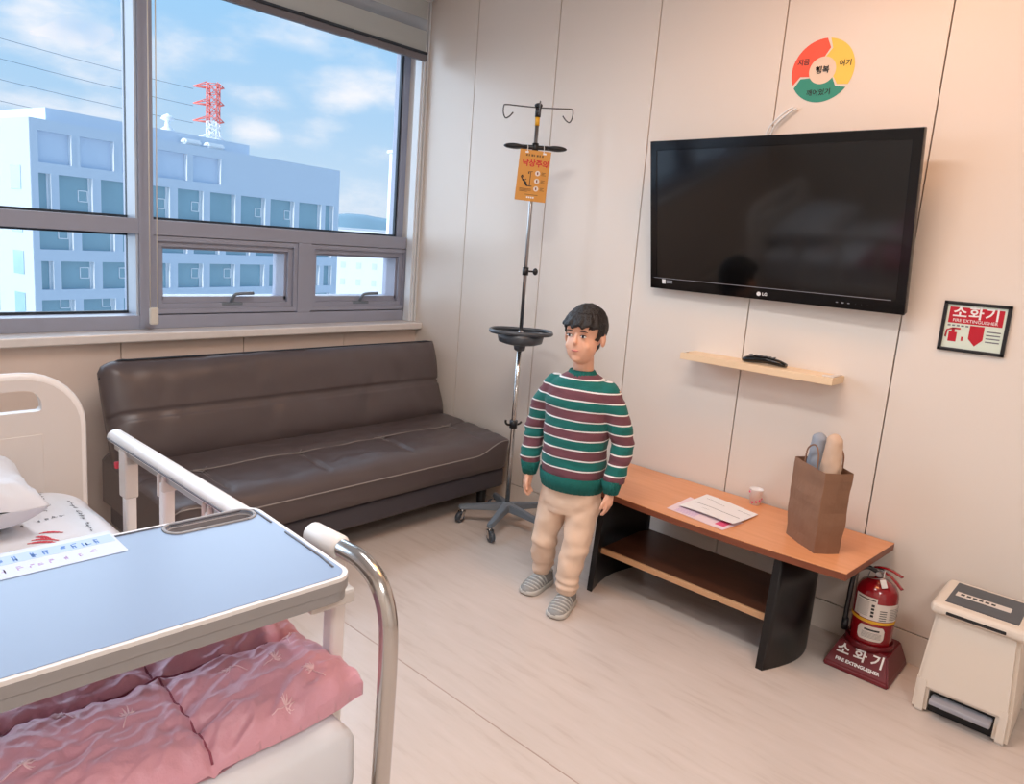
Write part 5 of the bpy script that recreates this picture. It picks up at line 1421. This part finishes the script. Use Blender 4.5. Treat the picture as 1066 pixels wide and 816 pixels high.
# --- shoes
def shoe(q):
    an = LEG[q][2]; yaw = math.radians(-6 if q < 0 else 4)
    def W(x, y, z):
        c_, s_ = math.cos(yaw), math.sin(yaw); x *= q; return V((an.x + x * c_ - y * s_, an.y + .0 + x * s_ + y * c_, z))
    # sections along the foot: y (heel +, toe -), half width, top height
    secs = [(.055, .020, .045), (.050, .030, .074), (.03, .034, .084), (.0, .034, .084), (-.025, .036, .072), (-.055, .040, .058), (-.085, .042, .048), (-.11, .038, .041), (-.128, .028, .034), (-.138, .012, .026)]
    bm = bm_new(); R = []
    for y, w, h in secs:
        R.append([bm.verts.new(W(w * math.cos(t) * (1.0 if math.sin(t) < .3 else 1.0), y, max(.016, .018 + (h - .018) * max(0, math.sin(t)) ** .8))) for t in [PI * k / 16 for k in range(17)]] + [bm.verts.new(W(-w * .9 + 2 * w * .9 * k / 4, y, .016)) for k in range(1, 4)])
    n = len(R[0])
    for i in range(len(R) - 1):
        for k in range(n): bm.faces.new((R[i][k], R[i][(k + 1) % n], R[i + 1][(k + 1) % n], R[i + 1][k])).smooth = True
    bm.faces.new(R[0]); bm.faces.new(R[-1])
    up = obj('shoe', bm, M['shoe'], CH, world=False)
    bm = bm_new(); pts = []
    for y, w, h in secs: pts.append((w + .004, y))
    loop = [(w_2, y) for w_2, y in pts] + [(-w_2, y) for w_2, y in pts[::-1]]
    loop[0] = (loop[0][0], .062); loop[-1] = (loop[-1][0], .062)
    L = []
    for z, k in ((0.0, .96), (.006, 1.0), (.018, 1.02), (.024, .98)): L.append([bm.verts.new(W(x * k, -.04 + (y + .04) * (1 + (k - 1) * .6), z + (.006 * max(0, (-y - .1) / .04) if z < .01 else 0))) for x, y in loop])
    n = len(loop)
    for i in range(3):
        for k in range(n): bm.faces.new((L[i][k], L[i][(k + 1) % n], L[i + 1][(k + 1) % n], L[i + 1][k])).smooth = True
    bm.faces.new(L[0]); bm.faces.new(L[-1]); obj('sole', bm, M['sole'], up, world=False)
    bm = bm_new()
    for y0 in (-.03, -.048, -.066, -.084, -.102, -.118):
        w = None
        for i in range(len(secs) - 1):
            if secs[i][0] >= y0 >= secs[i + 1][0]:
                t = (secs[i][0] - y0) / (secs[i][0] - secs[i + 1][0]); w = secs[i][1] * (1 - t) + secs[i + 1][1] * t; h = secs[i][2] * (1 - t) + secs[i + 1][2] * t
        P = [W(w * 1.02 * math.cos(t), y0 + .018 * (1 - math.sin(t)), .019 + (h - .018) * max(0, math.sin(t)) ** .8) for t in [.1 + (PI - .2) * k / 14 for k in range(15)]]
        add_tube(bm, P, .0034, 6)
    obj('stripe', bm, M['shoe_st'], up, world=False)
    bm = bm_new(); add_tube(bm, catmull([W(-.033, .03, .074), W(-.030, -.008, .084), W(0, -.022, .090), W(.030, -.008, .084), W(.033, .03, .074)], 5), .006, 8, flat=.6); obj('strap', bm, M['shoe_st'], up, world=False)
shoe(-1); shoe(1)

# ------------------------------------------------------------------ outdoors
FO = V((21.876, 52.138, 0)); FD = V((.97912, .20322, 0)).normalized(); FN = V((FD.y, -FD.x, 0))
of = thing('office_building', 'blue grey office block with rows of recessed teal windows across the street', 'building', FO - FD * 0 + V((0, 0, -25)))
def FP(u, n_, z): return FO + FD * u + FN * n_ + V((0, 0, z))
def fbox(bm, u0, u1, n0, n1, z0, z1, mi=0):
    vs = [bm.verts.new(FP(u, n_, z)) for u in (u0, u1) for n_ in (n0, n1) for z in (z0, z1)]
    for f in ((0, 1, 3, 2), (4, 6, 7, 5), (0, 4, 5, 1), (2, 3, 7, 6), (0, 2, 6, 4), (1, 5, 7, 3)):
        bm.faces.new([vs[i] for i in f]).material_index = mi
rowsW = []
Ublank = [(-11.03, -8.95), (-8.4, -6.09), (-5.55, -3.3), (-2.77, -.41), (.08, 2.59)]
Ub = [(-11.06, -10.3), (-9.82, -7.62), (-7.05, -4.85), (-4.2, -1.87), (-1.22, 1.0), (1.62, 4.0), (4.54, 7.05), (7.6, 10.25), (10.83, 13.52), (14.05, 15.11)]
Uc = [(-11.1, -8.97), (-8.42, -6.13), (-5.55, -3.3), (-2.7, -.4), (.15, 2.5), (3.1, 5.5), (6.1, 8.6), (9.2, 11.8), (12.4, 15.0)]
rowsW.append(('blank', 4.45, 6.4, Ublank)); rowsW.append(('win', 1.5, 3.8, Ub)); rowsW.append(('win', -1.0, .95, Uc)); rowsW.append(('win', -3.6, -1.75, Ub)); rowsW.append(('win', -5.6, -4.28, Uc)); rowsW.append(('win', -9.0, -6.9, Ub))
b = bm_new(); UL, UR, ZR, DEP = -11.5, 15.8, 7.1, .45
zs = [ZR] ; cur = ZR
for kind, z0, z1, us in rowsW:
    fbox(b, UL, UR, -DEP, 0, z1, cur)               # band above
    ue = [UL]
    for (a, c_) in us: ue += [a, c_]
    ue.append(UR)
    for i in range(0, len(ue), 2): fbox(b, ue[i], ue[i + 1], -DEP, 0, z0, z1)
    cur = z0
fbox(b, UL, UR, -DEP, 0, -25, cur)
fbox(b, UL + .02, UR - .02, -16, -DEP, -25, ZR - .02); fbox(b, -9.9, 6.3, -14, -1.2, ZR - .05, 8.0)
obj('facade', b, M['fac'], of)
b = bm_new(); fbox(b, UL - .02, UL + .01, -16, -.02, -25, ZR)
obj('side_wall', b, M['fac_side'], of)
b = bm_new()
for k in range(6):
    for q in range(4): fbox(b, UL - .05, UL, -2.5 - q * 3.4, -1.2 - q * 3.4, 1.5 - k * 2.7 + 1.2, 3.6 - k * 2.7 + .6)
obj('side_window', b, M['fac_glass'], of)
for kind, z0, z1, us in rowsW:
    for idx, (a, c_) in enumerate(us):
        if z1 < -5.9: continue
        b = bm_new(); fbox(b, a, c_, -DEP, -DEP + .06, z0, z1)
        w = obj('window' if kind == 'win' else 'blank_panel', b, M['fac_glass'] if kind == 'win' else M['fac_rec'], of)
        b = bm_new(); fbox(b, c_ - .02, c_ + .0, -DEP, .02, z0, z1); fbox(b, c_ - .12, c_, -DEP + .06, -DEP + .1, z0, z1) if kind == 'win' else None  # white strip on the right reveal paints in the sunlight; the rest is frame
        if kind == 'win':
            m_ = (a + c_) / 2; ow = .62; s0 = c_ - .2 - ow if c_ - a > 1.2 else a + .1
            if c_ - a > 1.2 and (idx + int(z0)) % 3 != 0:
                for (p_, q_, r0, r1) in ((s0, s0 + .06, z0 + .7, z0 + 1.45), (s0 + ow, s0 + ow + .06, z0 + .7, z0 + 1.45), (s0, s0 + ow, z0 + .7, z0 + .76), (s0, s0 + ow, z0 + 1.4, z0 + 1.46)): fbox(b, p_, q_, -DEP + .06, -DEP + .12, r0, r1)
        obj('frame_and_lit_reveal', b, M['fac_white'], w)
for (u0, u1) in ((-.4, 1.1), (1.6, 3.2)):
    b = bm_new(); fbox(b, u0, u1, -.95, -.25, 7.16, 7.56); bmesh.ops.bevel(b, geom=list(b.edges), offset=.12, segments=2, affect='EDGES')
    tg = thing('rooftop_unit', 'white ventilation unit at the roof edge, %s' % ('nearer the mullion' if u0 < 0 else 'below the red and white pylon'), 'ventilation unit', FP((u0 + u1) / 2, -.6, 7.1), group='white rooftop units')
    obj('unit_case', b, M['fac_white'], tg)
    b = bm_new(); fbox(b, u0 + .1, u1 - .1, -.9, -.3, 7.1, 7.16); obj('unit_base', b, M['fac_side'], tg)
b = bm_new(); c = FP(.0, -3, 8.0); add_lathe(b, [(.5, 0), (.45, .3), (.2, .5), (.15, .9), (.5, 1.05), (.35, 1.25), (.02, 1.45)], c, 16)
tag(obj('roof_vent', b, M['pyl_w']), 'small white domed vent on the office roof', 'roof vent')
# lattice pylon
py_c = V((102.8, 218.4, 0)); py = thing('pylon', 'red and white lattice power pylon beyond the office roof', 'pylon', py_c + V((0, 0, -20)))
ax_ = V((.72, -.69, 0)); ay_ = V((.69, .72, 0))
def hw(z): return 1.5 if z > 22 else 1.5 + (22 - z) * .1
for zone, m_ in (((-20, 31.5), M['pyl_w']), ((31.5, 42.5), M['pyl_r'])):
    b = bm_new(); z = zone[0]
    while z < zone[1] - .01:
        z2 = min(z + 2.75, zone[1]); w0, w1 = hw(z), hw(z2)
        cs0 = [py_c + ax_ * i * w0 + ay_ * j * w0 + V((0, 0, z)) for i, j in ((-1, -1), (1, -1), (1, 1), (-1, 1))]; cs1 = [py_c + ax_ * i * w1 + ay_ * j * w1 + V((0, 0, z2)) for i, j in ((-1, -1), (1, -1), (1, 1), (-1, 1))]
        for k in range(4):
            add_cyl(b, cs0[k], cs1[k], .19, 5); add_cyl(b, cs0[k], cs1[(k + 1) % 4], .11, 4); add_cyl(b, cs0[(k + 1) % 4], cs1[k], .11, 4); add_cyl(b, cs1[k], cs1[(k + 1) % 4], .11, 4)
        z = z2
    obj('lattice_mast', b, m_, py)
arms = [(41.3, M['pyl_r']), (36.4, M['pyl_r']), (31.4, M['pyl_r']), (26.2, M['pyl_w'])]
for z, m_ in arms:
    b = bm_new()
    for s in (-1, 1):
        L = 6.0 if s < 0 else 3.2
        tip = py_c + ax_ * s * L + V((0, 0, z + .2))
        for j in (-1, 1):
            add_cyl(b, py_c + ax_ * s * 1.5 + ay_ * j * 1.2 + V((0, 0, z)), tip, .2, 5); add_cyl(b, py_c + ax_ * s * 1.5 + ay_ * j * 1.2 + V((0, 0, z + 1.6)), tip, .15, 5)
    obj('cross_arm', b, m_, py)
for k, (z, m_) in enumerate(arms):
    for s, L in ((-1, 6.0), ):
        b = bm_new(); p0 = py_c + ax_ * s * L + V((0, 0, z - .6)); d = V((-.93, -.05, 0)); P = []
        for i in range(25):
            t = i / 24 * 150; P.append(p0 + d * t + V((0, 0, 12 * (i / 24) - 4 * 4 * (i / 24) * (1 - i / 24) * .6)))
        add_tube(b, P, .07, 4); tag(obj('power_line', b, M['wire']), 'thin power line leaving the pylon leftward, %s wire from the top' % ('topmost', 'second', 'third', 'lowest')[k], 'power line', 'power lines')
# white tower at the right
b = bm_new(); tc2 = V((102.2, 127.5, 0)); tg = thing('white_tower', 'slim white tower rising at the right edge of the window', 'tower', tc2 + V((0, 0, -25)))
t = bm_new(); add_box(t, (tc2.x - 1.5, tc2.y - 1.5, -25), (tc2.x + 1.5, tc2.y + 1.5, 19.5), bev=.1); obj('shaft', t, M['farwhite'], tg)
t = bm_new(); add_box(t, (tc2.x - 1.9, tc2.y - 1.9, 19.4), (tc2.x + 1.9, tc2.y + 1.9, 20.0)); add_box(t, (tc2.x - 1.0, tc2.y - 1.0, 20.0), (tc2.x + 1.0, tc2.y + 1.0, 21.5)); obj('cap', t, M['farwhite'], tg)
t = bm_new()
for k in range(7): add_box(t, (tc2.x - 1.55, tc2.y - 1.55, 3 + k * 2.4), (tc2.x + .9, tc2.y - 1.5, 3.25 + k * 2.4))
obj('grey_ledge', t, M['fac'], tg)
# far white buildings
def far_building(c, ux, L, D_, z0, z1, label, wins=True, roof=0):
    ux = V(ux).normalized(); un = V((ux.y, -ux.x, 0)); c = V(c)
    if un.dot(CAM - c) < 0: un = -un
    t_ = thing('far_building', label, 'building', c + V((0, 0, z0)))
    b = bm_new(); vs = [b.verts.new(c + ux * u + un * n_ + V((0, 0, z))) for u in (0, L) for n_ in (0, -D_) for z in (z0, z1)]
    for f in ((0, 1, 3, 2), (4, 6, 7, 5), (0, 4, 5, 1), (2, 3, 7, 6), (0, 2, 6, 4), (1, 5, 7, 3)): b.faces.new([vs[i] for i in f])
    obj('walls', b, M['farwhite'], t_)
    b = bm_new(); vs = [b.verts.new(c + ux * u + un * n_ + V((0, 0, z))) for u in (-.4, L + .4) for n_ in (.4, -D_ - .4) for z in (z1, z1 + .35)]
    for f in ((0, 1, 3, 2), (4, 6, 7, 5), (0, 4, 5, 1), (2, 3, 7, 6), (0, 2, 6, 4), (1, 5, 7, 3)): b.faces.new([vs[i] for i in f])
    obj('roof', b, M['fac_side'], t_)
    if wins:
        n = int(L // 2.6)
        for k in range(n):
            for zz in (z1 - 2.4, z1 - 5.2, z1 - 8):
                if zz < z0 + 1: continue
                b = bm_new(); u = 1 + k * 2.6
                vs = [b.verts.new(c + ux * (u + a) + un * q_ + V((0, 0, zz + z_))) for a in (0, .8) for q_ in (.05, -.1) for z_ in (0, 1.0)]
                for f in ((0, 1, 3, 2), (4, 6, 7, 5), (0, 4, 5, 1), (2, 3, 7, 6), (0, 2, 6, 4), (1, 5, 7, 3)): b.faces.new([vs[i] for i in f])
                obj('window', b, M['fac'], t_)
far_building((67.5, 100, 0), (1, -.9, 0), 16, 10, -25, -2.0, 'low white building with small windows behind the right opening sash')
far_building((112, 170, 0), (1, -.9, 0), 22, 10, -25, 2.4, 'distant white roofed shed below the hills', wins=False)
far_building((133, 172, 0), (1, -.8, 0), 18, 10, -25, -1.5, 'distant pale building at the foot of the white tower', wins=False)
# hills
b = bm_new(); N = 60; hd_ = []
base0 = V((380, 760, 0)); base1 = V((640, 480, 0))
prev = None
for i in range(N + 1):
    t = i / N; p = base0.lerp(base1, t); h = 24 - 24 * max(0, t - .38) + 5 * fnoise((t * 6, 0, 0), 1.0) + 2 * fnoise((t * 22, 0, 0), 1.0)
    bk = (p - CAM).normalized() * 120
    cur = [b.verts.new(V((p.x, p.y, -40))), b.verts.new(V((p.x + bk.x * .5, p.y + bk.y * .5, h * .7))), b.verts.new(V((p.x + bk.x, p.y + bk.y, h))), b.verts.new(V((p.x + 3 * bk.x, p.y + 3 * bk.y, -40)))]
    if prev:
        for k in range(4): b.faces.new((prev[k], cur[k], cur[(k + 1) % 4], prev[(k + 1) % 4])).smooth = True
    prev = cur
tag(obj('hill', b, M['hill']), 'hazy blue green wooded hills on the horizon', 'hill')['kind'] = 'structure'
b = bm_new(); add_box(b, (-300, .5, -26), (900, 1100, -25)); 
tag(obj('ground', b, M['ground']), 'pale ground far below the window', 'ground')['kind'] = 'structure'

# ------------------------------------------------------------------ world: blue sky with scattered clouds
w = bpy.data.worlds.new('sky'); SC.world = w; w.use_nodes = True; nt = w.node_tree; nt.nodes.clear(); N_ = nt.nodes; L_ = nt.links
out = N_.new('ShaderNodeOutputWorld'); bgd = N_.new('ShaderNodeBackground'); tcn = N_.new('ShaderNodeTexCoord')
sp = N_.new('ShaderNodeSeparateXYZ'); L_.new(tcn.outputs['Generated'], sp.inputs[0])
gr = ramp(nt, [(0.0, rgb(205, 222, 238)), (0.06, rgb(194, 220, 242)), (0.14, rgb(176, 212, 242)), (0.26, rgb(160, 208, 246)), (0.6, rgb(150, 196, 240))])
L_.new(sp.outputs['Z'], gr.inputs[0])
mp = N_.new('ShaderNodeMapping'); mp.inputs['Scale'].default_value = (1, 1, 2.3); L_.new(tcn.outputs['Generated'], mp.inputs[0])
n1 = N_.new('ShaderNodeTexNoise'); n1.inputs['Scale'].default_value = 9.0; n1.inputs['Detail'].default_value = 8; n1.inputs['Roughness'].default_value = .55
L_.new(mp.outputs[0], n1.inputs['Vector'])
acc = None
for (d, rx, rz, s) in (((.29, .939, .186), .10, .045, 1.0), ((.472, .866, .163), .055, .02, .8), ((.575, .80, .176), .11, .028, 1.0), ((.536, .836, .12), .04, .02, .55), ((.471, .875, .114), .035, .018, .7), ((.60, .791, .10), .06, .02, .5), ((.50, .82, .235), .10, .03, .6), ((.27, .955, .12), .12, .03, .45), ((.40, .90, .20), .07, .04, .4), ((.36, .925, .14), .06, .03, .4)):
    v = V(d).normalized(); hdir = V((v.y, -v.x, 0)).normalized()
    dots = []
    for vec, rad in ((hdir, rx), (V((0, 0, 1)), rz)):
        dt = N_.new('ShaderNodeVectorMath'); dt.operation = 'DOT_PRODUCT'; dt.inputs[1].default_value = vec; L_.new(tcn.outputs['Generated'], dt.inputs[0])
        sb = N_.new('ShaderNodeMath'); sb.operation = 'MULTIPLY_ADD'; sb.inputs[1].default_value = 1 / rad; sb.inputs[2].default_value = -v.dot(vec) / rad; L_.new(dt.outputs['Value'], sb.inputs[0])
        sq = N_.new('ShaderNodeMath'); sq.operation = 'MULTIPLY'; L_.new(sb.outputs[0], sq.inputs[0]); L_.new(sb.outputs[0], sq.inputs[1]); dots.append(sq)
    ad = N_.new('ShaderNodeMath'); ad.operation = 'ADD'; L_.new(dots[0].outputs[0], ad.inputs[0]); L_.new(dots[1].outputs[0], ad.inputs[1])
    mr = N_.new('ShaderNodeMapRange'); mr.inputs[1].default_value = 0; mr.inputs[2].default_value = 1.3; mr.inputs[3].default_value = s * .34; mr.inputs[4].default_value = 0; L_.new(ad.outputs[0], mr.inputs[0])
    if acc is None: acc = mr
    else:
        mx = N_.new('ShaderNodeMath'); mx.operation = 'MAXIMUM'; L_.new(acc.outputs[0], mx.inputs[0]); L_.new(mr.outputs[0], mx.inputs[1]); acc = mx
cm = N_.new('ShaderNodeMath'); cm.operation = 'ADD'; L_.new(n1.outputs['Fac'], cm.inputs[0]); L_.new(acc.outputs[0], cm.inputs[1])
cr = N_.new('ShaderNodeMapRange'); cr.interpolation_type = 'SMOOTHSTEP'; cr.inputs[1].default_value = .50; cr.inputs[2].default_value = .98; L_.new(cm.outputs[0], cr.inputs[0])
mxc = N_.new('ShaderNodeMixRGB'); L_.new(cr.outputs[0], mxc.inputs[0]); L_.new(gr.outputs[0], mxc.inputs[1]); mxc.inputs[2].default_value = (.95, .95, .98, 1)
L_.new(mxc.outputs[0], bgd.inputs[0]); bgd.inputs[1].default_value = 1.05; L_.new(bgd.outputs[0], out.inputs[0])

# ------------------------------------------------------------------ lights
def area(name, loc, size, power, col, rot=(0, 0, 0), sy=None):
    l = bpy.data.lights.new(name, 'AREA'); l.energy = power; l.color = col; l.shape = 'RECTANGLE'; l.size = size; l.size_y = sy or size
    o = bpy.data.objects.new(name, l); COL.objects.link(o); o.location = loc; o.rotation_euler = rot; return o
sun = bpy.data.lights.new('sun', 'SUN'); sun.energy = 2.4; sun.angle = .01; sun.color = (1, .96, .9)
so2 = bpy.data.objects.new('sun', sun); COL.objects.link(so2); so2.rotation_euler = V((.93, .25, -.38)).to_track_quat('-Z', 'Y').to_euler()
dome = bpy.data.lights.new('sky_fill_sun', 'SUN'); dome.energy = 8; dome.angle = math.radians(110); dome.color = (.72, .86, 1)  # added wide sun, fill that boosts the sky's daylight indoors
do = bpy.data.objects.new('sky_fill_sun', dome); COL.objects.link(do); do.rotation_euler = V((.38, -.85, -.42)).to_track_quat('-Z', 'Y').to_euler()
pt_ = area('window_daylight_portal', (-2.3, .3, 1.85), 4.6, 1, (1, 1, 1), (math.radians(-90), 0, 0), 1.9); pt_.data.cycles.is_portal = True
# ceiling luminaires: housings with area lamps; the neutral pair is added, unseen fill
def luminaire(x, y, sx, sy, power, col, label):
    t_ = thing('ceiling_light', label, 'ceiling light', (x, y, H))
    b = bm_new(); add_box(b, (x - sx / 2 - .03, y - sy / 2 - .03, H - .03), (x + sx / 2 + .03, y + sy / 2 + .03, H), bev=.004); obj('housing', b, M['white_trim'], t_)
    area('luminaire_glow', (x, y, H - .035), sx, power, col, (0, 0, 0), sy)
luminaire(-.95, -2.8, .5, .9, 16, (1, .44, .15), 'warm square ceiling light in front of the television wall')
luminaire(-3.3, -4.7, 1.2, .6, 46, (1, .96, .93), 'unseen neutral ceiling light added as fill behind the camera')  # added fill lamp out of view behind the camera
luminaire(-1.9, -2.2, .3, 1.2, 32, (1, .98, .97), 'slim neutral ceiling light added as unseen fill over the floor')  # added fill lamp out of view, lifts the floor, child and wall

vs_ = SC.view_settings; vs_.view_transform = 'Standard'; vs_.look = 'None'; vs_.gamma = 1; vs_.exposure = 0.0
try: vs_.use_curve_mapping = False
except Exception: pass
